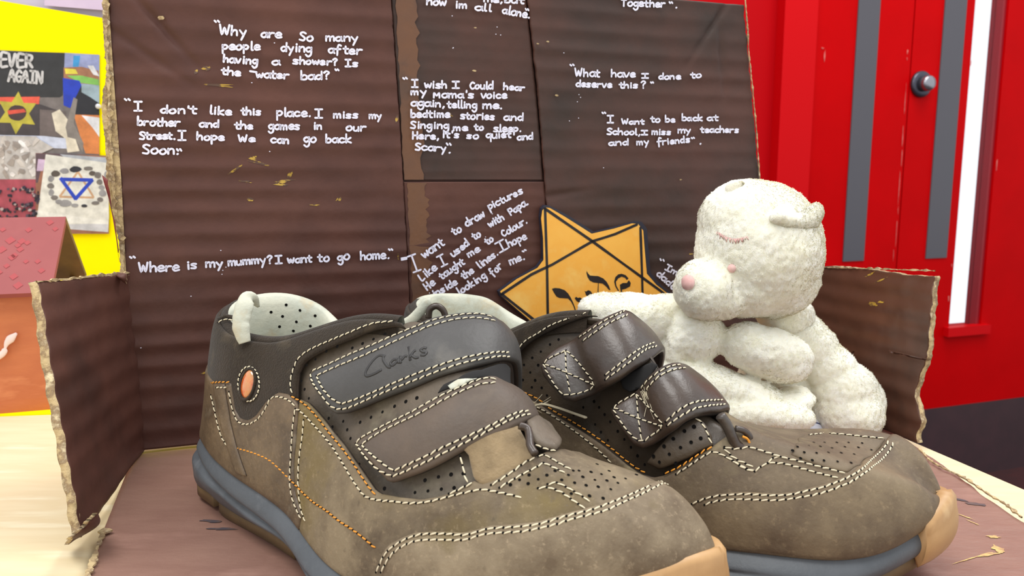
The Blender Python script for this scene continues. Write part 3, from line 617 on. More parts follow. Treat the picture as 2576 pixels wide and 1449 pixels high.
def write(mb, to3, nrm, text, x0, y0, x1, y1, xh, w=.00042, jit=.05, m=0, h=.00008):
    tot = sum(ADV.get(c, 1.08) for c in text)-.12; dx, dy = x1-x0, y1-y0; Ln = math.hypot(dx, dy); ex = (dx/Ln, dy/Ln); ey = (ex[1], -ex[0]); sc = Ln/tot; cx = 0.
    for c in text:
        if c != ' ':
            jx, jy, js = random.uniform(-jit, jit), random.uniform(-jit, jit), random.uniform(.93, 1.07)
            for st in FONT[c]:
                pts = cat([(x*sc, y*xh) for x, y in st], 4) if len(st) > 2 else resample([(x*sc, y*xh) for x, y in st], n=4)
                q = []
                for x, y in pts:
                    X, Y = cx*sc+x*js+jx*sc, y*js+jy*xh; q.append(to3(x0+ex[0]*X+ey[0]*Y, y0+ex[1]*X+ey[1]*Y))
                pen_stroke(mb, q, nrm, w, m, h)
        cx += ADV.get(c, 1.08)
mbn = MB()
to = lambda x, y: bp(x, y, -.0024)
write(mbn, to, -WN, 'NEVER', -22, 166, 82, 170, 19, .0011, m=0); write(mbn, to, -WN, 'AGAIN', 20, 204, 106, 210, 18, .0010)
mbn.build('printed_lettering', cm((206, 204, 204)), nev, smooth=False)
# ------------------------------------------------------------------ cardboard box
box = empty('cardboard_box', atZ(1300, 1100), label='opened cardboard box painted dark brown, its back covered in white handwriting', category='box')
def bx(x, y, o=0.): return BOX.at(x, y, -o)          # o: towards the camera
ZT = .215                                             # top of the back, above the frame
def edge_pt(pxline, z):
    """pixel polyline of a near vertical edge on the box back -> 3D x,y at height z"""
    ps = [bx(*p) for p in pxline]; zz = [p[2] for p in ps][::-1]; A = np.array(ps)[::-1]
    s = (A@WX)
    return np.interp(z, zz, s) if zz[0] <= z <= zz[-1] else (s[0]+(z-zz[0])*(s[1]-s[0])/(zz[1]-zz[0]) if z < zz[0] else s[-1]+(z-zz[-1])*(s[-1]-s[-2])/(zz[-1]-zz[-2]))
def wn_pt(s, z, o): return BOX.o*0+WX*s+WN*((BOX.o@WN)-o)+Z*z
def sheet_grid(name, left, right, z0, z1, m, thick=.0035, amp=.00035, pitch=.0098, base=0., rag=(0, 0), nx=90, nz=230, seed=0., bend=None, raw=None, **kw):
    """corrugated card: rows of flutes as relief, ragged side edges, raw edge shown"""
    V = []; Fc = []; mi = []
    for r in range(nz+1):
        z = z0+(z1-z0)*r/nz; a, b = left(z), right(z)
        a += rag[0]*noise.noise(Vector((z*180, seed, 0)))+rag[0]*.5*noise.noise(Vector((z*700, seed, 3))); b += rag[1]*noise.noise(Vector((z*180, seed+9, 0)))+rag[1]*.5*noise.noise(Vector((z*700, seed+9, 3)))
        for c in range(nx+1):
            s = a+(b-a)*c/nx; ph = z/pitch*2*math.pi+.5*noise.noise(Vector((s*8, z*9, seed)))
            d = amp*(abs(math.sin(ph/2))**1.5*-2+1)*(.65+.7*noise.noise(Vector((s*14, z*30, seed+2))))+.0006*noise.noise(Vector((s*22, z*26, seed+5)))+.00022*noise.noise(Vector((s*90, z*120, seed+7)))
            for (cs, cz, cr, ch) in CREASES.get(name+str(seed), []):
                dd = (s-cs)*math.cos(cr)+(z-cz)*math.sin(cr); d -= ch*math.exp(-(dd/.0018)**2)*max(0, 1-abs(-(s-cs)*math.sin(cr)+(z-cz)*math.cos(cr))/.03)
            V.append(wn_pt(s, z, base+d+(bend(s, z) if bend else 0)))
    n = len(V)
    for v in list(V): V.append(v+WN*thick)
    q = nx+1
    for r in range(nz):
        for c in range(nx):
            i = r*q+c; Fc.append((i, i+1, i+q+1, i+q)); mi.append(0); Fc.append((n+i, n+i+q, n+i+q+1, n+i+1)); mi.append(0)
    for r in range(nz):
        for c in (0, nx): i = r*q+c; Fc.append((i, i+q, n+i+q, n+i)); mi.append(1)
    for c in range(nx):
        for r in (0, nz): i = r*q+c; Fc.append((i, i+1, n+i+1, n+i)); mi.append(1)
    o = mesh(name, V, Fc, [m, raw or M['raw_card']], box, mi=mi, **kw); newell_fix(o); return o
CREASES = {}
Lp = [(268, 0), (285, 250), (300, 450), (312, 680), (330, 900), (345, 1140)]; L1 = [(984, 0), (1005, 300), (1018, 520), (1030, 745), (1040, 1060)]; L2 = [(1330, 0), (1355, 230), (1372, 450), (1380, 560), (1400, 1000)]; Rp = [(1868, 0), (1890, 220), (1905, 400), (1914, 470), (1950, 960)]
EL = lambda l: (lambda z: edge_pt(l, z))
zb0 = .0012; zseam = bx(1200, 455)[2]
cs = float(bx(400, 60)@WX); CREASES['back_panel0'] = [(cs, float(bx(400, 60)[2]), math.radians(40), .0022), (float(bx(360, 130)@WX), float(bx(360, 130)[2]), math.radians(55), .0012)]
CREASES['back_panel2'] = [(float(bx(1790, 70)@WX), float(bx(1790, 70)[2]), math.radians(-35), .0018), (float(bx(1815, 130)@WX), float(bx(1815, 130)[2]), math.radians(8), .0014), (float(bx(1400, 490)@WX), float(bx(1400, 490)[2]), math.radians(98), .0008)]
bl = sheet_grid('back_panel', EL(Lp), EL(L1), zb0, ZT, M['card'], rag=(.0011, .0003), raw=M['card'], seed=0, nx=150, amp=.00042)
br = sheet_grid('back_panel', EL(L2), EL(Rp), zb0, ZT, M['card_dark'], rag=(.0004, .0008), raw=M['card'], seed=2, nx=130, amp=.00036)
bt = sheet_grid('back_panel', lambda z: edge_pt(L1, z)+.0006, lambda z: edge_pt(L2, z)-.0008, zseam+.0005, ZT, M['card_dark'], base=-.0016, amp=.00012, pitch=.006, seed=4, nx=70, raw=M['card'])
bb = sheet_grid('back_panel', lambda z: edge_pt(L1, z)+.0004, lambda z: edge_pt(L2, z)-.0004, zb0, zseam-.0005, M['card'], base=-.0010, amp=.00010, pitch=.006, seed=5, nx=70, raw=M['card'])
V, Fc = prism([bx(930, -40, -.0042), bx(1420, -40, -.0042), bx(1440, 1020, -.0042), bx(1000, 1090, -.0042)], WN, 0, .003); newell_fix(mesh('rear_board', V, Fc, M['card'], box, smooth=False))  # added unseen slab, stops light showing through the board seams
# ochre strip of older paint beside the left seam of the middle board
mbo = MB()
for (x0, x1, y0, y1) in ((1018, 1062, -40, 452), (1024, 1072, 460, 760)):
    n_ = 36; A = []; B = []
    for k in range(n_+1):
        y = y0+(y1-y0)*k/n_; sh = (y-y0)/450*20
        A.append(bx(x0-24*(1 if y0 < 0 else 0)+sh+random.uniform(-2, 2), y, -.0009)); B.append(bx(x1-18*(1 if y0 < 0 else 0)+sh+random.uniform(-7, 7), y, -.0009))
    b_ = len(mbo.V); mbo.add(A+B, [(i, i+1, n_+2+i, n_+1+i) for i in range(n_)])
mbo.build('old_paint_strip', M['card_ochre'], bt, label='ochre strip of older paint')
# side flaps and base
def quad_sheet(name, c00, c10, c11, c01, m, thick, nrm, nx=60, ny=60, amp=.0003, pitch=.0098, rag=0., seed=0., bulge=0., vert=False, parent=None, raw=None, edgef=None, **kw):
    V = []; Fc = []; mi = []; nrm = np.array(nrm, float); nrm /= np.linalg.norm(nrm)
    for r in range(ny+1):
        for c in range(nx+1):
            u, v = c/nx, r/ny; uu = u+(rag*(noise.noise(Vector((v*9, seed, 1)))+.6*noise.noise(Vector((v*40, seed, 2)))) if c == nx else 0); vv = v+(rag*(noise.noise(Vector((u*9, seed, 5)))+.5*noise.noise(Vector((u*38, seed, 6)))) if r == ny else 0)
            if edgef: uu, vv = edgef(uu, vv)
            p = (c00*(1-uu)+c10*uu)*(1-vv)+(c01*(1-uu)+c11*uu)*vv
            d = amp*math.sin(p[2 if not vert else 1]/pitch*2*math.pi)+.0012*noise.noise(Vector(p*24)+Vector((seed, 0, 0)))+.0003*noise.noise(Vector(p*130))+bulge*math.sin(math.pi*u)*math.sin(math.pi*v)
            V.append(p+nrm*d)
    n = len(V)
    for v in list(V): V.append(v-nrm*thick)
    q = nx+1
    for r in range(ny):
        for c in range(nx): i = r*q+c; Fc += [(i, i+1, i+q+1, i+q), (n+i, n+i+q, n+i+q+1, n+i+1)]; mi += [0, 0]
    for r in range(ny):
        for c in (0, nx): i = r*q+c; Fc.append((i, i+q, n+i+q, n+i)); mi.append(1)
    for c in range(nx):
        for r in (0, ny): i = r*q+c; Fc.append((i, i+1, n+i+1, n+i)); mi.append(1)
    o = mesh(name, V, Fc, [m, raw or M['raw_card']], parent or box, mi=mi, **kw); newell_fix(o); return o
bLb = atZ(343, 1140, .0005)+WN*.003+WX*.003; bLt = bx(314, 690)+WN*.003+WX*.003; fLb = atZ(205, 1352, .0005)
fLt = atY(92, 712, fLb[1]+.030)
def ef(u, v):   # the torn front edge bows inward
    return u*(1-.10*math.sin(math.pi*min(1, v*1.1))*(v < .9)) if u > .5 else u, v
nl = np.cross(fLb-bLb, bLt-bLb); nl = nl if nl[0] > 0 else -nl
lf = quad_sheet('side_flap', bLb, fLb, fLt, bLt, M['card'], .003, nl, rag=.012, seed=11, nx=80, ny=80)
# right flap
bRb = atZ(1985, 985, .0005); fRb = atZ(2318, 1118, .0005); bRt = atY(2010, 674, bRb[1]-.002); fRt = atY(2352, 686, fRb[1]+.004)
nr = np.cross(fRb-bRb, bRt-bRb); nr = nr if nr[0] < 0 else -nr
rf = quad_sheet('side_flap', bRb, fRb, fRt, bRt, mat('glossy_brown_flap', (98, 62, 48), (82, 54, 42), (66, 46, 38), scale=20, rough=.33, bump=.2, bscale=120), .003, nr, rag=.012, seed=21, nx=80, ny=80, edgef=lambda u, v: (u-(.055*math.exp(-((v-.30)/.16)**2)+.03*math.exp(-((v-.05)/.07)**2)-.02*math.exp(-((v-.12)/.05)**2))*(u > .5)*u, v+(.02*math.sin(u*5)*(v > .5))))
# base
c0 = atZ(336, 1142)+WN*.008; c1 = bx(1960, 970); c1[2] = 0; c3 = atZ(212, 1449); c3 = c0+(c3-c0)/np.linalg.norm(c3-c0)*.23; c2 = atZ(2566, 1306); dR = (c2-atZ(2330, 1140)); dR /= np.linalg.norm(dR); c1 = atZ(2330, 1140)-dR*.13; c2 = c1+dR*.36
bs = quad_sheet('base_panel', c0, c1, c2, c3, M['card_base'], .0034, (0, 0, 1), nx=160, ny=120, amp=.00012, rag=.006, seed=31, vert=True)
for v in bs.data.vertices: v.co.z = v.co.z*.28-.0004 if v.co.z > -.002 else -.0038
# torn strips of raw card along edges
def torn_strip(parent, pts, wid, seed, nrm, side, m=None, name='torn_edge'):
    P = resample(np.array(pts), n=max(12, int(np.linalg.norm(np.diff(np.array(pts), axis=0), axis=1).sum()/.0012))); mb = MB(); k = len(P); nrm = np.array(nrm, float)/np.linalg.norm(nrm)
    A = []; B = []
    for i, p in enumerate(P):
        w = wid*.62*(.15+1.5*abs(noise.noise(Vector((i*.23, seed, 0))))+1.3*abs(noise.noise(Vector((i*.7, seed, 2)))))
        A.append(p-side*w*.35+nrm*(.0004+.0006*noise.noise(Vector((i*.5, seed, 4))))); B.append(p+side*w*.65+nrm*(.0002+.0010*abs(noise.noise(Vector((i*.4, seed, 6))))))
    V = A+B+[a-nrm*.0006 for a in A]+[b-nrm*.0006 for b in B]; Fc = []
    for i in range(k-1):
        Fc += [(i, i+1, k+i+1, k+i), (2*k+i, 3*k+i, 3*k+i+1, 2*k+i+1), (i, 2*k+i, 2*k+i+1, i+1), (k+i, k+i+1, 3*k+i+1, 3*k+i)]
    mb.add(V, Fc); o = mb.build(name, m or M['raw_card'], parent, smooth=False, kind='stuff', label='torn raw cardboard edge'); newell_fix(o); return o
torn_strip(bl, [bx(x, y, .0012) for x, y in [(262, -30), (266, 90), (272, 200), (276, 330), (284, 470), (290, 560), (304, 600), (308, 690)]], .0036, 1., -WN, WX)
torn_strip(bl, [bx(x, y, .0004) for x, y in [(270, 195), (262, 260), (270, 330), (282, 420), (290, 500)]], .0036, 3., -WN, WX)
torn_strip(br, [bx(x, y, .0008) for x, y in [(1873, -20), (1880, 70), (1884, 140), (1893, 225), (1903, 330), (1912, 470)]], .0012, 5., -WN, WX)
torn_strip(lf, [fLt*(1-t)+fLb*t+nl*0-nl/np.linalg.norm(nl)*.0008+(bLb-fLb)/np.linalg.norm(bLb-fLb)*(.010*math.sin(math.pi*min(1, (1-t)*1.1))*(t > .1)) for t in np.linspace(0, .98, 12)], .0010, 7., nl, WX)
torn_strip(lf, [bLt*(1-t)+fLt*t+Z*.0004 for t in np.linspace(.05, 1, 10)], .0016, 8., nl, Z)
torn_strip(rf, [bRt*(1-t)+fRt*t+Z*.0008 for t in np.linspace(0, 1, 12)], .0014, 9., nr, Z)
nrr = nr/np.linalg.norm(nr)
torn_strip(bs, [atZ(x, y, .0006) for x, y in [(2310, 1128), (2340, 1160), (2375, 1180), (2400, 1190), (2440, 1212), (2480, 1240), (2530, 1270), (2570, 1302)]], .0026, 12., Z, WX)
torn_strip(bs, [atZ(x, y, .0006) for x, y in [(262, 1330), (250, 1362), (238, 1395), (225, 1430), (214, 1460)]], .0045, 13., Z, WX)
# ply of raw card left standing beyond the paint on the left edge
ol = resample(cat([(257, -30), (260, 90), (268, 185), (262, 215), (257, 250), (256, 290), (264, 350), (267, 410), (268, 455), (280, 520), (288, 570), (299, 606), (303, 690)], 4), n=150)
mbp = MB(); A = []; B = []
for i, (x, y) in enumerate(ol):
    rgd = 3.2*noise.noise(Vector((i*.35, 2, 1)))+2.2*noise.noise(Vector((i*1.1, 5, 1))); xr = np.interp(y, [p[1] for p in Lp], [p[0] for p in Lp])+5
    A.append(bx(x+rgd, y, .0004+.0006*noise.noise(Vector((i*.3, 8, 1))))); B.append(bx(xr, y, .0006))
k_ = len(A); V = A+B+[a+WN*.0016 for a in A]+[b+WN*.0016 for b in B]; Fc = []
for i in range(k_-1): Fc += [(i, i+1, k_+i+1, k_+i), (2*k_+i, 3*k_+i, 3*k_+i+1, 2*k_+i+1), (i, 2*k_+i, 2*k_+i+1, i+1)]
newell_fix(mesh('torn_ply', V, Fc, M['raw_card'], bl, smooth=False, label='torn raw cardboard ply'))
# ragged crumpled foot of the left flap
ft = quad_sheet('crumpled_corner', atZ(238, 1300, .002), atZ(172, 1368, .0), atZ(180, 1350, .010), atZ(245, 1290, .016), M['card'], .0015, nl, rag=.15, seed=41, nx=16, ny=16, bulge=.004, parent=lf)
ft2 = quad_sheet('crumpled_corner', bx(285, 690, .004), bx(318, 716, .009), bx(318, 688, .010), bx(285, 684, .004), M['card'], .001, -WN, rag=.2, seed=43, nx=10, ny=8, bulge=.003, parent=lf)
quad_sheet('torn_flake', bx(256, 440, .002), bx(272, 452, .004), bx(300, 660, .002), bx(290, 560, .006), mat('dark_red_flake', (110, 30, 26), rough=.6), .0006, -WN, rag=.3, seed=45, nx=6, ny=14, parent=bl)
# paint smears
bpy.context.view_layer.update()
def hug(objs, off=.00016):
    def f(x, y):
        d = Vector(ray(x, y)).normalized(); best = None
        for o in objs:
            ok, loc, nr_, _ = o.ray_cast(Vector(CAM), d)
            if ok and (best is None or (loc-Vector(CAM)).length < best[0]): best = ((loc-Vector(CAM)).length, loc)
        if best is None: return bx(x, y, .001)
        return np.array(best[1])-np.array(d)*off
    return f
sm = MB()
def smear(mb, f, cx, cy, ln, wd, ang, nrm, m=0):
    n_ = 16; t = [2*math.pi*i/n_ for i in range(n_)]; P = []
    for a in t:
        r = random.uniform(.55, 1.15); x, y = math.cos(a)*ln/2*r, math.sin(a)*wd/2*r
        P.append((cx+x*math.cos(ang)-y*math.sin(ang), cy+x*math.sin(ang)+y*math.cos(ang)))
    c = f(cx, cy); V = [f(*p) for p in P]+[f((p[0]+cx)/2, (p[1]+cy)/2) for p in P]; mb.add(V+[c], [(i, (i+1) % n_, n_+(i+1) % n_, n_+i) for i in range(n_)]+[(n_+i, n_+(i+1) % n_, 2*n_) for i in range(n_)], m)
fx = hug([bl, br, bt, bb])
for cx, cy, ln, wd, a in [(492, 182, 22, 12, -1.0), (520, 172, 40, 14, .1), (545, 215, 90, 6, .05), (590, 427, 46, 7, -.7), (635, 400, 26, 9, .1), (650, 410, 60, 4, .3), (715, 455, 60, 9, -.15), (728, 440, 30, 8, -1.1), (705, 465, 40, 6, .1), (620, 457, 46, 5, .05), (631, 503, 22, 14, .3), (852, 502, 8, 14, .5), (790, 514, 50, 5, .1), (995, 300, 8, 26, 0), (1005, 645, 4, 20, 0), (512, 938, 26, 6, -.2), (640, 395, 10, 8, 0), (1130, 288, 20, 9, .6), (1740, 640, 8, 7, 0)]:
    for k in range(2): smear(sm, fx, cx+random.uniform(-4, 4), cy+random.uniform(-2, 2), ln*random.uniform(.5, 1), wd*random.uniform(.5, .9), a+random.uniform(-.2, .2), -WN)
sm.build('paint_smears', M['smear'], bl, kind='stuff', label='ochre yellow paint smears')
sm = MB(); fz = hug([bs], .0006)
for cx, cy, ln, wd, a in [(2485, 1395, 90, 16, -.15), (2510, 1380, 50, 26, .4), (2500, 1350, 50, 14, .1), (2440, 1405, 110, 5, -.3), (2430, 1300, 60, 5, .35), (2395, 1275, 30, 7, .3), (2450, 1315, 60, 4, .4)]:
    smear(sm, fz, cx, cy, ln*.8, wd*.6, a, Z)
sm.build('paint_smears', mat('pale_yellow_smear', (222, 200, 120), (160, 110, 86), scale=240, rough=.5, stretch=(1, 4, 1)), bs, kind='stuff', label='pale yellow paint smears')
sm = MB()
for cx, cy, ln, wd, a in [(2455, 1268, 60, 7, .1), (2420, 1258, 50, 5, .2), (530, 1310, 60, 8, .05), (560, 1330, 90, 6, 0)]: smear(sm, fz, cx, cy, ln, wd, a, Z)
sm.build('paint_smears', M['smear_blue'], bs, kind='stuff', label='blue grey paint smears')
sm = MB()
for cx, cy, ln, wd, a in [(2188, 690, 30, 5, -.5), (2215, 705, 40, 4, -.4), (2195, 765, 26, 10, .2), (2215, 760, 20, 6, 0)]:
    smear(sm, hug([rf]), cx, cy, ln, wd, a, nrr)
sm.build('paint_smears', M['smear'], rf, kind='stuff')
# specks of white marker
wr = MB(); tb_ = lambda x, y: bx(x, y, .0009)
def wline(items, xh, w=.00043, to=tb_):
    for it in items: write(wr, to, -WN, it[0], it[1], it[2], it[3], it[4], (it[5] if len(it) > 5 else xh)*.92, w)
TXT = [
 [('"', 536, 66, 556, 66, 9), ('Why', 551, 86, 621, 90, 15), ('are', 656, 94, 708, 95, 13), ('So', 752, 100, 786, 104, 13), ('many', 819, 103, 900, 104, 12),
  ('people', 558, 124, 654, 126, 13), ('dying', 705, 128, 784, 132, 13), ('after', 826, 133, 910, 137, 13), ('having', 561, 156, 647, 162, 12), ('a', 684, 163, 704, 163, 11), ('shower?', 736, 160, 850, 164, 11), ('Is', 868, 167, 901, 167, 11),
  ('the', 556, 186, 605, 191, 11), ('-', 628, 184, 645, 186, 10), ('water', 643, 195, 727, 198, 12), ('bad?', 755, 200, 830, 199, 12), ('"', 842, 186, 856, 186, 7)],
 [('"', 310, 262, 332, 262, 8), ('I', 335, 279, 357, 279, 15), ("don't", 403, 284, 493, 286, 12), ('like', 525, 286, 583, 290, 12), ('this', 606, 289, 656, 289, 11), ('place.', 695, 292, 783, 293, 13), ('I', 790, 297, 811, 297, 14), ('miss', 838, 297, 901, 297, 11), ('my', 928, 298, 959, 298, 10),
  ('brother', 345, 315, 452, 318, 12), ('and', 501, 319, 551, 320, 11), ('the', 590, 324, 636, 325, 11), ('games', 674, 325, 754, 326, 12), ('in', 788, 325, 810, 325, 11), ('our', 870, 328, 920, 330, 12),
  ('Street.', 351, 350, 442, 350, 11), ('I', 446, 352, 467, 352, 15), ('hope', 494, 352, 565, 353, 12), ('We', 600, 356, 642, 356, 10), ('can', 680, 359, 727, 361, 12), ('go', 764, 359, 796, 357, 13), ('back', 819, 359, 884, 359, 12),
  ('Soon.', 358, 386, 450, 388, 14), ('"', 442, 392, 462, 392, 11)],
 [('"', 326, 660, 346, 658, 8), ('Where', 350, 684, 451, 681, 14), ('is', 470, 677, 496, 675, 13), ('my', 517, 672, 562, 671, 13), ('mummy', 574, 668, 667, 662, 12), ('?', 672, 663, 687, 662, 12), ('I', 691, 663, 710, 662, 13), ('want', 723, 662, 785, 658, 12), ('to', 800, 658, 827, 657, 12), ('go', 849, 657, 880, 652, 13), ('home.', 906, 653, 980, 650, 13), ('"', 976, 638, 992, 637, 7)],
 [('me,but', 1215, 4, 1318, 9, 10), ('now', 1072, 12, 1122, 14, 12), ('im', 1143, 20, 1174, 21, 11), ('all', 1193, 25, 1237, 29, 11), ('alone.', 1262, 33, 1333, 46, 12), ('"', 1318, 34, 1332, 36, 8),
  ('"', 1013, 209, 1030, 207, 8), ('I', 1034, 219, 1051, 219, 12), ('wish', 1067, 221, 1124, 222, 11), ('I', 1137, 222, 1157, 222, 11), ('Could', 1181, 223, 1240, 224, 11), ('hear', 1266, 225, 1319, 228, 10),
  ('my', 1033, 238, 1071, 238, 10), ("Mama's", 1090, 246, 1192, 246, 11), ('voice', 1209, 247, 1275, 247, 11), ('again,', 1033, 266, 1119, 269, 11), ('telling', 1124, 271, 1199, 272, 11), ('me.', 1213, 273, 1265, 273, 11),
  ('bedtime', 1032, 295, 1131, 295, 11), ('stories', 1158, 299, 1244, 301, 11), ('and', 1267, 302, 1316, 303, 11), ('Singing', 1032, 322, 1129, 324, 11), ('me', 1140, 328, 1177, 328, 10), ('to', 1193, 327, 1216, 327, 10), ('sleep.', 1241, 331, 1312, 331, 11),
  ('Here,', 1037, 349, 1104, 350, 11), ("it's", 1112, 346, 1155, 347, 11), ('so', 1173, 348, 1203, 349, 10), ('quiet', 1222, 348, 1286, 346, 11), ('and', 1301, 352, 1341, 350, 10), ('Scary', 1043, 377, 1122, 380, 11), ('.', 1124, 385, 1136, 385, 9), ('"', 1120, 376, 1138, 377, 9)],
 [('=', 1010, 656, 1024, 655, 7), ('want', 1067, 651, 1119, 614, 14), ('to', 1141, 592, 1162, 581, 12), ('draw', 1174, 571, 1221, 543, 12), ('pictures', 1230, 528, 1316, 485, 11),
  ('Like', 1060, 708, 1101, 676, 12), ('used', 1139, 648, 1181, 615, 11), ('to', 1194, 604, 1210, 593, 11), ('with', 1232, 572, 1269, 551, 11), ('Papa.', 1284, 542, 1330, 513, 11),
  ('He', 1074, 730, 1096, 714, 12), ('taught', 1111, 703, 1169, 663, 11), ('me', 1179, 648, 1209, 630, 11), ('to', 1226, 617, 1243, 604, 11), ('Colour.', 1266, 596, 1327, 560, 11),
  ('inside', 1092, 748, 1152, 714, 11), ('the', 1167, 703, 1193, 684, 11), ('lines.', 1207, 676, 1254, 640, 11), ('hope', 1279, 622, 1326, 600, 12),
  ('looking', 1155, 742, 1224, 698, 11), ('for', 1240, 695, 1264, 672, 12), ('me.', 1283, 667, 1322, 651, 12), ('"', 1318, 642, 1332, 634, 7)],
 [('Together', 1563, 15, 1673, 18, 11), ('"', 1682, 18, 1696, 18, 8), ('.', 1694, 20, 1706, 20, 9), ('"', 1433, 174, 1449, 172, 7), ('What', 1446, 192, 1509, 193, 12), ('have', 1536, 193, 1599, 194, 11), ('I', 1612, 196, 1631, 196, 7), ('done', 1656, 199, 1712, 199, 9), ('to', 1737, 196, 1764, 195, 9),
  ('deserve', 1448, 218, 1539, 220, 10), ('this', 1557, 221, 1604, 221, 9), ('?', 1612, 222, 1626, 222, 11), ('"', 1636, 216, 1648, 215, 6),
  ('"', 1513, 294, 1528, 293, 7), ('I', 1526, 309, 1544, 309, 12), ('Want', 1563, 312, 1621, 312, 8), ('to', 1636, 307, 1661, 307, 10), ('be', 1673, 307, 1698, 307, 9), ('back', 1714, 303, 1767, 304, 9), ('at', 1778, 303, 1806, 303, 9),
  ('School,', 1526, 338, 1610, 339, 9), ('I', 1611, 339, 1630, 339, 7), ('miss', 1639, 338, 1688, 339, 9), ('my', 1704, 334, 1738, 334, 9), ('teachers', 1762, 333, 1858, 333, 9),
  ('and', 1530, 366, 1580, 364, 9), ('my', 1601, 364, 1631, 363, 9), ('friends', 1653, 365, 1736, 357, 10), ('"', 1739, 356, 1752, 354, 6), ('.', 1754, 362, 1766, 362, 9)],
 [('"', 1655, 664, 1672, 668, 8), ('Im', 1672, 677, 1702, 693, 9), ('daddy', 1650, 690, 1706, 742, 11)]]
for it in TXT: wline(it, 11)
write(wr, tb_, -WN, 'I', 1037, 686, 1059, 678, 25, .00042); write(wr, tb_, -WN, 'I', 1108, 672, 1124, 664, 15, .00042); write(wr, tb_, -WN, 'I', 1254, 638, 1276, 626, 14, .00042)
for x, y in [(1137, 40), (1139, 121), (1195, 70), (1250, 68), (1247, 86), (1259, 88), (1140, 120), (690, 108), (633, 208), (678, 381), (555, 630), (1310, 604), (1418, 133), (1456, 238), (1460, 245), (1452, 256), (1432, 304), (1455, 297), (1518, 422), (1440, 162), (480, 745), (354, 875), (560, 680), (568, 672), (558, 690), (1080, 737), (1238, 538), (1221, 596)]:
    c = tb_(x, y); pen_stroke(wr, [c, c+WX*.00015], -WN, .0002)
wr.build('white_handwriting', M['ink_white'], bl, smooth=False, label='white handwritten quotes')
# small flecks
fl = MB()
for x, y, w in [(405, 45, 9), (1195, 70, 4), (1193, 178, 6), (1378, 105, 5), (1352, 110, 4), (1400, 240, 6), (1712, 452, 4)]:
    c = bx(x, y, .0013); fl.add(*prism([c+(WX*math.cos(t)*w+Z*math.sin(t)*w*.5)*.00018*random.uniform(.7, 1.2) for t in np.linspace(0, 5.3, 6)], -WN, 0, .0003))
fl.build('paint_flecks', M['raw_card'], bl, smooth=False, kind='stuff')

for o in [box]+list(box.children_recursive):
    if o.type == 'MESH':
        for v in o.data.vertices:
            if v.co.z < -.0039: v.co.z = -.0039
# ------------------------------------------------------------------ yellow star badge
def sx(x, y, o=0.): return bx(x, y, .004+o)
out = [(1364, 530), (1371, 522), (1382, 523), (1420, 545), (1488, 588), (1545, 575), (1590, 562), (1604, 563), (1617, 580), (1620, 620), (1626, 688), (1650, 716), (1700, 755), (1742, 790), (1744, 805), (1720, 822), (1640, 856), (1632, 900), (1628, 985), (1618, 998), (1600, 990), (1505, 932), (1400, 1000), (1386, 1006), (1378, 996), (1372, 920), (1366, 838), (1340, 812), (1262, 745), (1258, 733), (1300, 702), (1352, 674), (1367, 654), (1366, 600), (1361, 550)]
star = empty('star_badge', bx(1490, 800, .004), label='yellow-orange paper star badge with black outline, glued low on the box back', category='badge')
backp = [(x+(x-1492)*.018+(-5 if x < 1400 else 0), y+(y-760)*.02-2) for x, y in out]
newell_fix(mesh('dark_backing', *prism([bx(x, y, 0) for x, y in backp], -WN, .0006, .0036), mat('blue_black_card', (38, 40, 56), rough=.5), star, smooth=False))
orm = mat('orange_yellow_paper', (255, 192, 82), (250, 178, 66), (255, 204, 104), scale=60, rough=.6)
newell_fix(mesh('star_face', *prism([sx(x, y) for x, y in out], -WN, 0, .0005), orm, star, smooth=False))
sb = MB(); ts = lambda x, y: sx(x, y, .00055)
for ln in ([(1371, 525), (1376, 670), (1378, 800), (1384, 1000)], [(1371, 525), (1490, 607), (1614, 697), (1680, 745), (1740, 797)], [(1384, 1000), (1560, 890), (1740, 797)],
           [(1602, 565), (1545, 590), (1490, 607), (1380, 671), (1345, 685), (1262, 740)], [(1611, 573), (1615, 690), (1617, 760), (1620, 990)], [(1262, 740), (1345, 806), (1480, 905), (1620, 990)]):
    pen_stroke(sb, [ts(*p) for p in resample(ln, n=14)], -WN, .0007)
def S6(x, y): return (1200+x/3.451, 480+y/3.451)
for pg in ([(650, 850), (675, 843), (715, 846), (760, 862), (790, 890), (812, 925), (832, 965), (848, 1005), (858, 1038), (848, 1036), (836, 1000), (815, 960), (790, 935), (755, 932), (715, 930), (690, 918), (668, 885)],
           [(848, 930), (860, 920), (875, 930), (895, 925), (912, 940), (917, 960), (912, 985), (904, 975), (895, 970), (875, 965), (858, 950)],
           [(932, 868), (945, 875), (965, 862), (985, 870), (1000, 890), (990, 908), (965, 918), (945, 905), (940, 885)],
           [(952, 695), (962, 715), (980, 735), (1010, 738), (1050, 740), (1095, 760), (1125, 790), (1145, 825), (1158, 862), (1145, 860), (1120, 830), (1090, 805), (1050, 800), (1010, 795), (980, 780), (960, 750), (950, 715)],
           [(1050, 800), (1056, 800), (1054, 885), (1046, 885)],
           [(1190, 790), (1200, 750), (1225, 725), (1255, 720), (1290, 732), (1315, 760), (1300, 775), (1285, 755), (1255, 745), (1225, 760), (1205, 790), (1210, 825), (1235, 870), (1222, 868), (1200, 830)],
           [(1240, 815), (1265, 800), (1300, 800), (1318, 775), (1334, 800), (1328, 830), (1290, 850), (1258, 858), (1260, 882), (1248, 880), (1243, 850)]):
    P = [ts(*S6(x, y))-WN*.0001 for x, y in pg]; sb.add(P, [tuple(range(len(P)))])
sb.build('black_outline', mat('black_ink', (30, 26, 30), rough=.5), star, smooth=False)
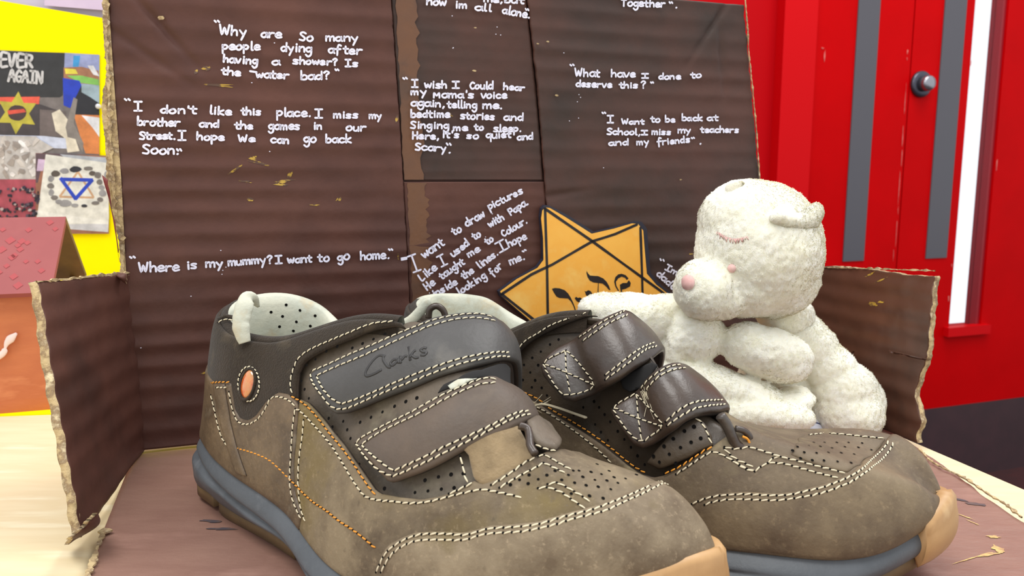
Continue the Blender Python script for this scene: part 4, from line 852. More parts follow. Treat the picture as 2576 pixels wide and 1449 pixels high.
# ------------------------------------------------------------------ painted cardboard house on the left
house = empty('model_house', atZ(60, 1040, TOPZ), label='small card house with rose pink roof, orange walls and white ribbon', category='model house')
hp = Plane(atZ(135, 1032, TOPZ), WN)
wallc = mat('brushed_orange_paint', (206, 120, 74), (190, 104, 64), (222, 140, 92), scale=26, rough=.6, bump=.3, bscale=60, stretch=(1, 1, 3))
roofc = mat('rose_pink_paint', (152, 72, 70), (142, 64, 64), (160, 80, 76), scale=20, rough=.6)
H = lambda x, y, o=0.: hp.at(x, y, -o)
w0 = H(-300, 1045); w1 = H(136, 1036); w1[2] = w0[2] = TOPZ+.0002; topz = H(100, 745)[2]
dpt = WN*.085
newell_fix(mesh('front_wall', *prism([w0, w1, w1+Z*(topz-w1[2]), w0+Z*(topz-w1[2])], WN, 0, .003), wallc, house, smooth=False))
newell_fix(mesh('end_wall', *prism([w1-WX*.003+WN*.003, w1-WX*.003+dpt, w1-WX*.003+dpt+Z*(topz-w1[2]), w1-WX*.003+WN*.003+Z*(topz-w1[2])], WX, 0, .003), wallc, house, smooth=False))
e0, e1_ = H(-300, 775, .004), H(128, 735, .004); rd = hp.at(166, 545)+WN*.03
# ridge line parallel to WX
rz = (hp.at(166, 545)); t = ((hp.o@WN)+.040-CAM@WN)/(ray(166, 545)@WN); R1 = CAM+ray(166, 545)*t; R0 = R1-WX*.16
E1 = np.array([*(H(128, 735, .006))]); E1 = E1; E0 = E1-WX*.16
nrf = np.cross(WX, R1-E1); nrf /= np.linalg.norm(nrf); nrf = nrf if nrf@(-WN) > 0 else -nrf
newell_fix(mesh('roof_panel', *prism([E0, E1, R1, R0], nrf, -.003, 0), roofc, house, smooth=False))
t2 = ((hp.o@WN)+.085-CAM@WN)/(ray(218, 690)@WN); G1 = CAM+ray(218, 690)*t2; G0 = G1-WX*.16
nb = np.cross(WX, G1-R1); nb /= np.linalg.norm(nb); nb = nb if nb@WN > 0 else -nb
newell_fix(mesh('roof_panel', *prism([R0, R1, G1, G0], nb, -.003, 0), mat('olive_brown_paint', (120, 96, 50), (84, 66, 34), scale=30, rough=.6), house, smooth=False))
dm = MB()
for k in range(34):
    u, v = random.uniform(.45, .98), random.uniform(.08, .92); c = E0+(E1-E0)*u+(R1-E1)*v+nrf*.0002; r_ = random.uniform(.0015, .0028); a = WX; b = (R1-E1)/np.linalg.norm(R1-E1)
    dm.add([c+a*r_, c+b*r_*1.2, c-a*r_, c-b*r_*1.2], [(0, 1, 2, 3)])
dm.build('painted_dabs', mat('brighter_red_dab', (164, 60, 62), rough=.6), house, smooth=False, kind='stuff')
V, Fc = tube(cat([H(x, y, .002) for x, y in [(-20, 905), (8, 888), (18, 862), (42, 838)]], 6), np.interp(np.linspace(0, 1, 19), [0, .45, .5, .8, 1], [.002, .0016, .0007, .0024, .0006]), 8, flat=.35, up=(0, 1, 0)); rb = mesh('ribbon', V, Fc, mat('white_satin', (240, 214, 206), rough=.4), house)
sh = [atZ(x, y, TOPZ) for x, y in [(-300, 1058), (139, 1043), (160, 1000), (-300, 1000)]]
newell_fix(mesh('yellow_strip', *prism(sh, Z, .0, .0006), yel, None, smooth=False, label='thin yellow strip lying on the table under the card house', category='paper'))  # thin yellow strip at the foot of the house
# ------------------------------------------------------------------ shoes
def base_mesh(S, name, uopen, mats, parent, inset=.0024):
    """upper shell: outer skin with the ankle opening cut out"""
    G = S.G; V = []; id = {}
    n = S.N[::S.K, ::S.K]
    for i in range(NU):
        for j in range(J0-1, J3+2):
            id[i, j] = len(V); V.append(G[i, j]-n[i, j]*inset)
    Fc = []
    for i in range(NU-1):
        for j in range(J0-1, J3+1):
            if i < uopen and J1 <= j < J2: continue
            Fc.append((id[i, j], id[i+1, j], id[i+1, j+1], id[i, j+1]))
    Fc.append(tuple(id[0, j] for j in range(J0-1, J1+1)) + tuple(id[0, j] for j in range(J2, J3+2))); Fc.append(tuple(id[NU-1, j] for j in range(J0-1, J3+2)))
    o = mesh(name, V, Fc, mats, parent); newell_fix(o); return o
def midsole(S, parent):
    """rubber midsole with a wavy groove, lip and flat bottom"""
    G = S.G; n = S.N[::S.K, ::S.K]
    # closed loop of stations: near side heel->toe then far side toe->heel
    loop = [(i, 0) for i in range(NU)]+[(i, 1) for i in range(NU-1, -1, -1)]
    cen = G[:, :, :].mean(1); R = 22; rows = []
    for (i, sd) in loop:
        if sd == 0: c = G[i, 0:J0+1]
        else: c = G[i, NV-1:J3-1:-1]
        c = np.array(c)
        rows.append(c)
    Pl = np.array([c[0] for c in rows]); k = len(rows)
    # horizontal outward normal from plan loop, smoothed
    Wl = np.array([c[-1] for c in rows])
    Wc = np.vstack([Wl, Wl[:1]]); sc_ = np.r_[0, np.cumsum(np.linalg.norm(np.diff(Wc[:, :2], axis=0), axis=1))]; tot = sc_[-1]
    at_ = lambda q: np.stack([np.interp(np.mod(q, tot), sc_, Wc[:, c]) for c in range(3)], -1)
    T = sum(at_(sc_[:-1]+h)-at_(sc_[:-1]-h) for h in (.004, .008, .012)); T[:, 2] = 0; T /= np.linalg.norm(T, axis=1)[:, None]+1e-12
    out = np.stack([T[:, 1], -T[:, 0], 0*T[:, 0]], -1)
    ctr = Wl.mean(0)
    if ((Wl-ctr)*out).sum() < 0: out = -out
    V = []; prof_t = np.linspace(0, 1, R)
    for m in range(k):
        c = catm(rows[m], prof_t*(J0)); u = loop[m][0]/(NU-1)
        g = .60+.10*math.sin(u*9+.6)-.22*(u > .5)*(u-.5)
        amp = 2.3e-3*min(1, max(0, (.74-u)*6)) if u < .74 else 0
        for q in range(R):
            t = prof_t[q]
            off = .0022*math.sin(math.pi*min(1, t*.9+.05))**.6-amp*math.exp(-((t-g)/.07)**2)+.0006*math.sin(u*40)*math.exp(-((t-.35)/.15)**2)*(u < .7)
            z0 = .0016+.0006*(1 if t == 0 else 0)
            p = c[q]+out[m]*off; p[2] = max(p[2], 0.0)*(1-.06)+.0036*(1-t)
            V.append(p)
        # lip: up and inward
        p = c[-1]+out[m]*.0005+np.array([0, 0, .0009]); V.append(p)
        V.append(c[-1]-out[m]*.0022+np.array([0, 0, .0006]))
    RR = R+2; Fc = []
    for m in range(k):
        b = (m+1) % k
        for q in range(RR-1): Fc.append((m*RR+q, b*RR+q, b*RR+q+1, m*RR+q+1))
    # bottom strip between near and far
    for i in range(NU-1):
        a, b2 = i, i+1; c_, d_ = 2*NU-1-i, 2*NU-2-i
        Fc.append((a*RR, c_*RR, d_*RR, b2*RR))
        Fc.append((a*RR+RR-1, b2*RR+RR-1, d_*RR+RR-1, c_*RR+RR-1))
    o = mesh('midsole', V, Fc, M['sole'], parent); newell_fix(o)
    return loop, rows, out
def lug(S, lr, u0, u1, parent, zt=.0046, inset=.0002, matn='gum', name='outsole_lug'):
    loop, rows, out = lr; i0, i1 = int(u0*(NU-1)), int(u1*(NU-1))
    V = []; k = 0
    for i in range(i0, i1+1):
        e = min(1, (i-i0+.0)/1.5, (i1-i)/1.5); e = .6+.4*e
        a = rows[i][0]+out[i]*(.0009-inset); b = rows[2*NU-1-i][0]+out[2*NU-1-i]*(.0009-inset)
        mid = (a+b)/2
        for p in (a, b):
            q = mid+(p-mid)*(.97+.03*e)
            V += [(q[0], q[1], max(0, p[2]-.0006)+.0), (q[0], q[1], max(p[2], 0)+zt)]
        k += 1
    Fc = []
    for i in range(k-1):
        a = i*4; b = a+4
        Fc += [(a, a+1, b+1, b), (a+2, b+2, b+3, a+3), (a, b, b+2, a+2), (a+1, a+3, b+3, b+1)]
    Fc += [(0, 2, 3, 1), ((k-1)*4, (k-1)*4+1, (k-1)*4+3, (k-1)*4+2)]
    o = mesh(name, V, Fc, M[matn], parent); newell_fix(o); return o
def bumper(S, lr, un, uf, parent):
    """gum rubber toe wrap standing proud of the midsole, higher than the welt"""
    loop, rows, out = lr
    idx = list(range(int(un*(NU-1)), NU))+list(range(NU, 2*NU-int(uf*(NU-1))))
    V = []; R = 14; n = len(idx)
    for c_, m in enumerate(idx):
        e = min(1, c_/2.5, (n-1-c_)/2.5); c = catm(rows[m], np.linspace(0, J0, R))
        for q in range(R):
            t = q/(R-1); off = (.0038+.0010*e)*math.sin(math.pi*min(1, t*.60+.08))**.5
            p = c[q]+out[m]*off; p[2] = max(0, p[2]*(1-.04)+.0008*(1-t)); V.append(p)
        top = c[-1]; V.append(top+out[m]*(.0040)+np.array([0, 0, .0014+.0008*e])); V.append(top+out[m]*.0026+np.array([0, 0, .0026+.0014*e])); V.append(top-out[m]*.0006+np.array([0, 0, .0022+.0008*e])); V.append(top-out[m]*.003)
    RR = R+4; Fc = []
    for c_ in range(n-1):
        for q in range(RR-1): Fc.append((c_*RR+q, (c_+1)*RR+q, (c_+1)*RR+q+1, c_*RR+q+1))
        Fc.append((c_*RR+RR-1, (c_+1)*RR+RR-1, (c_+1)*RR, c_*RR))
    Fc += [tuple(range(RR)), tuple((n-1)*RR+q for q in range(RR-1, -1, -1))]
    o = mesh('toe_bumper', V, Fc, M['gum'], parent, label='tan rubber toe bumper'); newell_fix(o); return o
def collar(S, uo, parent, extra=0.):
    """padded collar and cream lining swept round the ankle opening"""
    G = S.G
    path = [G[i, J1] for i in range(uo, -1, -1)]+[G[i, J2] for i in range(0, uo+1)]
    path = np.array(path); path = resample(path, n=90)
    # light smoothing
    for _ in range(3): path[1:-1] = (path[:-2]+2*path[1:-1]+path[2:])/4
    T = np.gradient(path, axis=0); T[:, 2] = 0; T /= np.linalg.norm(T, axis=1)[:, None]+1e-9
    inn = np.stack([-T[:, 1], T[:, 0], 0*T[:, 0]], -1); c = path.mean(0)
    if ((c-path)*inn).sum() < 0: inn = -inn
    prof = [(-.0010, -.006), (-.0006, -.002), (0, .0003), (.0012, .0014), (.0028, .0016), (.0042, .0004), (.0050, -.003), (.0052, -.009), (.0044, -.018), (.0036, -.030), (.003, -.045)]
    V = []; mi = []; Fc = []; R = len(prof)
    for m in range(len(path)):
        rr = noise.noise(Vector(path[m]*120)+Vector((extra, 0, 0)))
        for q, (a, z) in enumerate(prof):
            a2 = a+(.0016*rr*(q in (5, 6, 7)))
            V.append(path[m]+inn[m]*a2+np.array([0, 0, z]))
    for m in range(len(path)-1):
        for q in range(R-1):
            Fc.append((m*R+q, (m+1)*R+q, (m+1)*R+q+1, m*R+q+1)); mi.append(0 if q < (4 if m < 50 else 2) else 1)
    o = mesh('collar_lining', V, Fc, [M['suede'], M['lining']], parent, mi=mi, label='cream leather collar lining'); newell_fix(o)
    # insole closing the well
    lo = [tuple(V[m*R+R-1]) for m in range(0, len(path), 2)]
    z = min(p[2] for p in lo)+.004
    mesh('insole', [(p[0], p[1], max(.018, z)) for p in lo], [tuple(range(len(lo)))], M['inner'], parent, smooth=False)
    return path, inn
def px_uv(S, pts, lift=.0015): return [S.uv(*p, lift) for p in pts]
def off_px(pts, d):
    P = np.array(pts, float); T = np.gradient(P, axis=0); T /= np.linalg.norm(T, axis=1)[:, None]; return [tuple(p) for p in P+np.stack([T[:, 1], -T[:, 0]], -1)*d]

def toe_off(uv):
    d = np.minimum(np.minimum(uv[:, 1]-J0, J3-uv[:, 1])/5., (NU-1-uv[:, 0])/5.); return .0014+.0011*np.clip(d, 0, 1)**.5
def shoe_one(q, r):
    th = empty('child_shoe', atZ(1000, 1500), label='worn brown leather shoe lying nearest the camera, dark grey upper strap closed flat', category='shoe', group='pair of worn leather strap shoes')
    S = Surf(separate(surface(False, r, q), surface(True, FITR2, FITQ2))); uo = int(S.uv(1020, 812)[0])
    base_mesh(S, 'upper', uo, [M['quarter']], th)
    lr = midsole(S, th)
    for a, b in ((.04, .215), (.235, .42), (.44, .66), (.68, .93)): lug(S, lr, a, b, th, matn='gum_dark')
    bumper(S, lr, .80, .62, th)
    path, inn = collar(S, uo, th)
    st, hb, so = MB(), MB(), MB()
    # --- dark suede collar band
    wave_edge = [(519, 968), (541, 963), (580, 963), (584, 993), (590, 1030), (603, 1052), (623, 1057), (644, 1044), (670, 1008), (698, 986), (725, 991), (742, 1005)]
    suede_low = [(1016, 822), (992, 815), (940, 824), (880, 848), (830, 869), (790, 888), (760, 908), (746, 935), (742, 970), (742, 1005)]
    P = px_uv(S, suede_low)+px_uv(S, [(700, 1010), (625, 1075), (588, 1050), (570, 980), (528, 985)])
    P += [np.array([.2, P[-1][1]]), np.array([.2, J1-.3])]+[np.array([a, J1-.1]) for a in np.linspace(1, uo+.8, 14)]
    panel(S, 'collar_band', P, .0012, .0016, [M['suede'], M['edge']], th, label='dark suede collar band')
    # --- heel counter
    seam = [(750, 1022), (747, 1060), (742, 1120), (737, 1180), (741, 1240), (757, 1300)]
    P = px_uv(S, wave_edge[1:])+px_uv(S, seam); P += [np.array([P[-1][0], J0-.4]), np.array([.3, J0-.4]), np.array([.2, P[0][1]])]
    panel(S, 'heel_counter', P, .0019, .0018, [M['counter'], M['edge']], th, label='oily brown heel counter')
    # heel strip
    strip = [(541, 966), (570, 966), (573, 1000), (583, 1060), (598, 1120), (618, 1180), (625, 1198)]
    P = px_uv(S, strip); b = px_uv(S, [(600, 1190), (578, 1130), (560, 1070), (546, 1000)]); panel(S, 'heel_strip', P+b, .0026, .001, [M['counter'], M['edge']], th, edge=.0006)
    # --- vamp: runs under the toe cap and over to the far side
    edge_c = [(750, 1003), (773, 1013), (804, 1046), (834, 1085), (865, 1122), (888, 1156), (919, 1200), (941, 1231), (956, 1242), (1000, 1250), (1060, 1256), (1105, 1248), (1141, 1236), (1172, 1220), (1192, 1208), (1211, 1216), (1235, 1208), (1295, 1174), (1346, 1147), (1375, 1134), (1395, 1130)]
    P = px_uv(S, seam[::-1])+px_uv(S, edge_c); u1 = P[-1][0]
    P += [P[-1]+np.array([.6, 5]), np.array([u1, J2-2]), np.array([u1-3, J3-6]), np.array([u1-4, J3+.4]), np.array([NU-16, J3+.2]), np.array([NU-8, J3-4]), np.array([NU-6, J3-12]), np.array([NU-6, J0+12]), np.array([NU-8, J0+4]), np.array([NU-16, J0-.2]), np.array([P[0][0], J0-.4])]
    panel(S, 'vamp', P, .0017, .0016, [M['tan'], M['edge']], th)
    # --- toe cap
    up = [(956, 1437), (958, 1398), (974, 1374), (1008, 1354), (1045, 1340), (1090, 1337), (1141, 1338), (1167, 1340), (1191, 1335), (1237, 1322), (1293, 1319), (1353, 1313), (1408, 1297), (1466, 1282), (1510, 1270), (1554, 1249), (1601, 1234), (1640, 1216), (1675, 1198), (1690, 1196)]
    P = px_uv(S, up); a0 = P[0]; a1 = P[-1]
    P += [np.array([a1[0]-1.5, a1[1]+6]), np.array([a1[0]-6, J3-5]), np.array([a1[0]-8, J3+.4]), np.array([NU-1.7, J3+.1]), np.array([NU-1.7, J0+.1]), np.array([a0[0]-3, J0-.4]), np.array([a0[0]-2, a0[1]-3])]
    panel(S, 'toe_cap', P, toe_off, .0018, [M['toe'], M['edge']], th, edge=.0016, label='scuffed tan toe cap')
    # --- tongue
    P = px_uv(S, [(1150, 1120), (1177, 1140), (1191, 1204), (1213, 1222), (1250, 1215), (1300, 1180), (1350, 1150), (1335, 1130), (1322, 1100), (1300, 1060), (1230, 1080)])
    panel(S, 'tongue', P, .0016, .0014, [M['tongue'], M['edge']], th, label='tan nubuck tongue')
    P = px_uv(S, [(1322, 1064), (1345, 1056), (1366, 1064), (1386, 1084), (1400, 1108), (1406, 1128), (1396, 1138), (1370, 1134), (1345, 1122), (1328, 1098)])
    panel(S, 'tongue_tab', P, .0034, .002, [M['quarter'], M['edge']], th)
    V, Fg = tube(cat([S.P(S.uv(x, y, .0042), .0042) for x, y in [(1306, 1070), (1326, 1078), (1332, 1098), (1334, 1122), (1346, 1142)]], 6), .0011, 8); mesh('piping', V, Fg, M['strap2'], th)
    # gap between the straps: dark panel painted for the shade inside
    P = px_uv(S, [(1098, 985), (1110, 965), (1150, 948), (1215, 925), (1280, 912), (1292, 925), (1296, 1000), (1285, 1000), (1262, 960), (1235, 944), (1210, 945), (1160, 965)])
    panel(S, 'strap_gap_shade', P, .0007, .0006, [M['gap_shade'], M['gap_shade']], th, edge=.0004)
    P = px_uv(S, [(1125, 968), (1150, 952), (1190, 950), (1205, 948), (1165, 966), (1135, 980)])
    panel(S, 'inner_lining', P, .0011, .0004, [M['lining'], M['edge']], th, edge=.0003)
    # --- straps
    k1 = [(771, 948), (784, 930), (844, 904), (905, 877), (960, 855), (1000, 837), (1036, 815), (1072, 801), (1126, 788), (1179, 782), (1222, 786), (1246, 797)]
    e1 = [(1288, 907), (1250, 905), (1215, 912), (1143, 931), (1090, 949), (1036, 974), (1000, 989), (966, 1000), (905, 1026), (866, 1042), (844, 1043), (823, 1030), (799, 994), (778, 962)]
    B1 = Band([(745, 962), (796, 925), (844, 904), (905, 877), (1000, 837), (1072, 801), (1126, 787), (1179, 780), (1222, 784), (1248, 797)], [.2395, .238, .2365, .2345, .233, .2345, .2375, .2405, .2425, .2445],
              [(815, 1062), (860, 1045), (905, 1026), (966, 1000), (1050, 968), (1118, 940), (1175, 922), (1225, 910), (1262, 904), (1292, 906)], [.2260, .2235, .2210, .2190, .2165, .2157, .2168, .2200, .2240, .2300])
    K = [p for p in px_uv(B1, k1[:-1], 0.)]+[np.array([B1.umax, B1.vmax]), np.array([B1.umax, 0.])]+px_uv(B1, e1[2:], 0.)
    panel(B1, 'strap', K, .0, .0026, [M['strap_grey'], M['edge']], th, edge=.0012, label='slate grey upper strap')
    k2 = [(884, 1112), (893, 1100), (914, 1089), (976, 1058), (1040, 1028), (1080, 1010), (1108, 990), (1161, 964), (1215, 944), (1237, 941), (1250, 950), (1280, 993), (1309, 1024), (1340, 1046)]
    e2 = [(1344, 1054), (1312, 1067), (1273, 1086), (1215, 1108), (1161, 1136), (1108, 1165), (1054, 1190), (1000, 1211), (985, 1216), (972, 1212), (955, 1194), (929, 1164), (895, 1130)]
    B2 = Band([(850, 1120), (914, 1089), (976, 1058), (1040, 1026), (1108, 990), (1161, 964), (1205, 946), (1235, 941), (1256, 952)], [.2215, .2150, .2130, .2112, .2110, .2125, .2150, .2180, .2225],
              [(930, 1238), (1000, 1212), (1054, 1190), (1108, 1165), (1161, 1136), (1215, 1108), (1273, 1086), (1312, 1067), (1346, 1053)], [.2020, .1990, .1971, .1966, .1972, .1985, .2006, .2040, .2090])
    K2 = px_uv(B2, k2[:9], 0.)+[np.array([B2.umax, B2.vmax]), np.array([B2.umax, 0.])]+px_uv(B2, e2[2:], 0.)
    panel(B2, 'strap', K2, .0, .0026, [M['strap_brown'], M['edge']], th, edge=.0012, label='grey brown lower strap')
    # --- gem
    c = S.uv(625, 966, .0012); Pc = S.P(c, .0012); nn = S.Nn(c); up = np.array([0, 0, 1.]); b = up-nn*(up@nn); b /= np.linalg.norm(b); a = np.cross(b, nn)
    V = []; Fg = []
    for i in range(9):
        t = i/8*math.pi/2
        for j in range(24):
            s = j/24*2*math.pi; V.append(Pc+a*math.cos(s)*math.cos(t)*.0031+b*math.sin(s)*math.cos(t)*.0049+nn*(math.sin(t)*.0016))
    for i in range(8):
        for j in range(24): Fg.append((i*24+j, i*24+(j+1) % 24, (i+1)*24+(j+1) % 24, (i+1)*24+j))
    mesh('gem', V, Fg, M['gem'], th, label='glossy amber oval gem')
    V, Fg = tube(cat([Pc+a*math.cos(s)*.0034+b*math.sin(s)*.0053+nn*.0003 for s in np.linspace(0, 2*math.pi, 25)], 1), .0006, 6, cap=False); mesh('gem_rim', V, Fg, M['suede'], th)
    ring = [(626+27*math.cos(t), 966+44*math.sin(t)) for t in np.linspace(0, 2*math.pi, 21)]
    stitches(S, st, hb, ring, .0014, pitch=.0017, w=.0003)
    # --- stitching, cream
    C_, T_ = .0019, .0025
    for pts, lf in (
        ([(548, 812), (565, 803), (597, 808)], .0014),
        ([(990, 808), (935, 814), (875, 838), (829, 857), (784, 877), (753, 898), (741, 920), (733, 945), (730, 969), (735, 990)], .0014),
        ([(530, 993), (538, 1024), (547, 1066), (559, 1103), (572, 1122)], .002),
        ([(543, 975), (570, 975)], .0027), ([(576, 985), (581, 1015), (590, 1045), (600, 1062), (622, 1068), (648, 1055), (668, 1028), (680, 1003), (700, 998), (728, 1008), (742, 1022)], C_),
        ([(743, 1028), (737, 1068), (733, 1124), (730, 1174), (729, 1217), (736, 1257), (750, 1291), (757, 1305)], C_),
        ([(764, 1056), (760, 1102), (753, 1149), (750, 1198), (752, 1248), (758, 1285), (768, 1313)], .0018),
        ([(743, 1028), (757, 1036), (777, 1056), (808, 1090), (836, 1124), (861, 1164), (889, 1211), (914, 1245), (929, 1254), (963, 1260), (984, 1261), (1028, 1266), (1066, 1264), (1105, 1256), (1141, 1246), (1177, 1238), (1213, 1231), (1249, 1238), (1285, 1245), (1314, 1253)], .0018),
        ([(1129, 1242), (1150, 1234), (1172, 1222), (1190, 1215)], .0018),
        ([(946, 1440), (962, 1404), (979, 1382), (1011, 1361), (1045, 1347), (1078, 1343), (1110, 1343), (1141, 1344), (1167, 1347), (1191, 1341), (1213, 1334), (1237, 1329), (1293, 1326), (1353, 1319), (1408, 1303), (1437, 1295), (1466, 1288), (1490, 1282), (1532, 1266), (1579, 1247), (1626, 1226), (1675, 1204)], T_),
        ([(958, 1440), (972, 1413), (984, 1396), (1004, 1379), (1030, 1366), (1057, 1359), (1088, 1358), (1117, 1358), (1146, 1359), (1172, 1358), (1196, 1350), (1218, 1344), (1249, 1341), (1305, 1338), (1333, 1334), (1370, 1326), (1406, 1317), (1442, 1305), (1478, 1296), (1524, 1284), (1571, 1262), (1620, 1240), (1675, 1212), (1695, 1207)], T_),
        ([(1235, 1220), (1262, 1205), (1295, 1182), (1325, 1160), (1348, 1152)], .0018), ([(1256, 1227), (1290, 1207), (1320, 1190), (1350, 1175), (1367, 1164)], .0018),
        ([(1353, 1148), (1370, 1144), (1394, 1158), (1418, 1172), (1437, 1182)], .0018), ([(1367, 1164), (1394, 1177), (1423, 1191)], .0018),
        ([(1377, 1218), (1401, 1214), (1420, 1223), (1437, 1232), (1454, 1242), (1473, 1254), (1486, 1264)], .0018), ([(1353, 1228), (1377, 1226), (1406, 1235), (1425, 1247), (1444, 1261), (1461, 1272), (1474, 1281)], .0018),
        ([(1158, 1148), (1166, 1180), (1175, 1216)], .0017), ([(1345, 1118), (1380, 1132), (1400, 1134)], .0036)):
        stitches(S, st, hb, pts, lf)
    for pts in ([(784, 933), (817, 920), (875, 893), (935, 868), (996, 841), (1036, 825), (1072, 811), (1108, 800), (1151, 792), (1187, 789), (1215, 790), (1240, 798)],
                [(796, 945), (844, 923), (905, 898), (966, 871), (1027, 843), (1080, 820), (1108, 812), (1151, 802), (1201, 799), (1248, 807)],
                [(844, 1028), (866, 1029), (896, 1018), (935, 1000), (996, 975), (1057, 951), (1090, 938), (1115, 929), (1161, 914), (1215, 902), (1260, 896), (1284, 898)],
                [(858, 1016), (890, 1006), (935, 988), (996, 961), (1057, 936), (1118, 914), (1161, 901), (1215, 890), (1260, 885), (1282, 887)],
                [(781, 939), (786, 962), (811, 997), (829, 1020), (844, 1028)], [(796, 946), (812, 978), (832, 1001), (858, 1016)],
                [(895, 1115), (904, 1104), (939, 1084), (988, 1059), (1036, 1036), (1072, 1015), (1118, 991), (1161, 972), (1201, 956), (1230, 950), (1250, 955)],
                [(909, 1119), (939, 1097), (988, 1071), (1050, 1042), (1108, 1010), (1161, 984), (1208, 966), (1250, 962)],
                [(895, 1115), (910, 1138), (926, 1158), (954, 1184), (986, 1198)], [(909, 1119), (928, 1138), (951, 1157), (973, 1174), (991, 1184)],
                [(986, 1198), (1010, 1190), (1038, 1177), (1080, 1158), (1115, 1140), (1161, 1118), (1201, 1098), (1251, 1072), (1287, 1054), (1316, 1044), (1337, 1042)],
                [(991, 1184), (1036, 1164), (1072, 1147), (1115, 1125), (1161, 1104), (1201, 1086), (1251, 1062), (1287, 1043), (1316, 1034), (1332, 1034)]):
        stitches(B2 if (pts[0][0]+pts[-1][0])/2 and (pts[0] in ((895, 1115), (909, 1119), (986, 1198), (991, 1184))) else B1, st, hb, pts, .0002)
    for pts in ([(576, 1124), (613, 1132), (647, 1143), (678, 1158), (703, 1180), (728, 1205), (746, 1223), (765, 1243), (790, 1265), (821, 1285), (852, 1310), (883, 1330), (914, 1353), (945, 1380)],):
        stitches(S, so, hb, pts, .0018, pitch=.0021)
    stitches(S, so, hb, [(732, 996), (768, 1018), (799, 1051), (829, 1090), (860, 1127), (888, 1165), (914, 1205), (936, 1236), (945, 1245)], .0018)
    stitches(S, so, hb, [(527, 963), (560, 961), (578, 962)], .002)
    st.build('stitching', M['thread'], th, kind='stuff'); so.build('stitching', M['orange'], th, kind='stuff', label='orange stitching')
    pf = []
    for x, y in [(1515, 440), (1610, 397), (1425, 476), (1340, 513), (1215, 500), (1125, 540), (1035, 606), (962, 655), (920, 783), (945, 855), (980, 930), (1005, 997), (1145, 1095), (1265, 1120), (1175, 1168), (1298, 1190), (1210, 1240), (1325, 1262), (1405, 1128), (1495, 1087), (1590, 1043), (1690, 996), (1782, 958), (1872, 925)]: pf.append((480+x/3.293, 720+y/3.293))
    for x, y in [(845, 415), (976, 390), (1103, 380), (735, 562), (875, 543), (1008, 530), (705, 450), (600, 578), (280, 536), (68, 390), (18, 285)]: pf.append((900+x/4.152, 1100+y/4.152))
    for x, y in [(1410, 630), (1365, 545), (1575, 740)]: pf.append((480+x/3.227, 1000+y/3.227))
    for x, y in [(60, 810), (137, 785)]: pf.append((1000+x/2.7875, 720+y/2.7875))
    holes(S, hb, pf, .0001)
    pf = []
    for x, y in [(1790, 395), (1975, 397), (1690, 445), (1885, 440), (1595, 497), (1780, 485), (2060, 352), (2250, 350), (2200, 395), (2350, 415), (2130, 447), (2265, 480), (2385, 503), (2230, 590), (2425, 615)]: pf.append((900+x/4.152, 1100+y/4.152))
    for x, y in [(240, 545), (315, 500), (370, 430), (410, 520), (165, 598), (350, 572), (460, 578), (525, 548), (270, 622), (380, 635), (560, 600), (630, 560), (495, 658), (300, 718), (425, 740), (480, 490), (205, 488), (730, 525)]: pf.append((1400+x/3.632, 1050+y/3.632))
    holes(S, hb, pf, .0017, .00045)
    hb.build('perforation', M['dark'], th, smooth=False, kind='stuff')
    lettering_on(B1, th)
    bpy.context.view_layer.update(); lin_o = [o for o in th.children if o.name.startswith('collar_lining')][0]; lh = MB()
    for x, y in [(480+a/3.293, 720+b/3.293) for a, b in ((790, 155), (905, 200), (1030, 245), (875, 295), (990, 330), (850, 370), (735, 335), (760, 250), (665, 215))]:
        d = Vector(ray(x, y)).normalized(); ok, loc, nn_, _ = lin_o.ray_cast(Vector(CAM), d)
        if ok:
            nn_ = np.array(nn_); nn_ = nn_ if nn_@np.array(d) < 0 else -nn_; a = np.cross(nn_, (0, 0, 1.)); a /= np.linalg.norm(a)+1e-9; b = np.cross(nn_, a); c = np.array(loc)+nn_*.0001; t = np.arange(8)*math.pi/4
            lh.add(c+np.outer(np.cos(t)*.0006, a)+np.outer(np.sin(t)*.0006, b), [tuple(range(8))])
    if lh.V: lh.build('perforation', M['dark'], lin_o, smooth=False, kind='stuff')
    # --- creased fold of lining hanging over the near rim at the heel
    heel_fold(S, th, [(650, 772), (634, 752), (620, 757), (611, 785), (606, 815), (610, 842), (616, 862)], [.0006, .0024, .0030, .0031, .0031, .0028, .0022])
    V, Fg = tube([S.P(S.uv(*p), .0012) for p in [(556, 806), (572, 802), (592, 806), (604, 812)]], .0008, 6); mesh('piping', V, Fg, M['suede'], th)
    return th, S
def heel_fold(S, th, pts, rad):
    c = S.uv(620, 880); d0 = S.P(c); Y = d0[1]
    P = []
    for i, (x, y) in enumerate(pts): P.append(atY(x, y, Y+.010*(1-i/(len(pts)-1))**2-.001))
    P = cat(P, 6); R = np.interp(np.linspace(0, 1, len(P)), np.linspace(0, 1, len(rad)), rad)
    R = R*(1+np.array([.12*noise.noise(Vector(p)*500) for p in P]))
    V, Fg = tube(P, R, 14, flat=.45, up=(0, 1, 0)); mesh('lining_fold', V, Fg, M['lining'], th, label='cream lining folded over the heel rim')
GL = {}
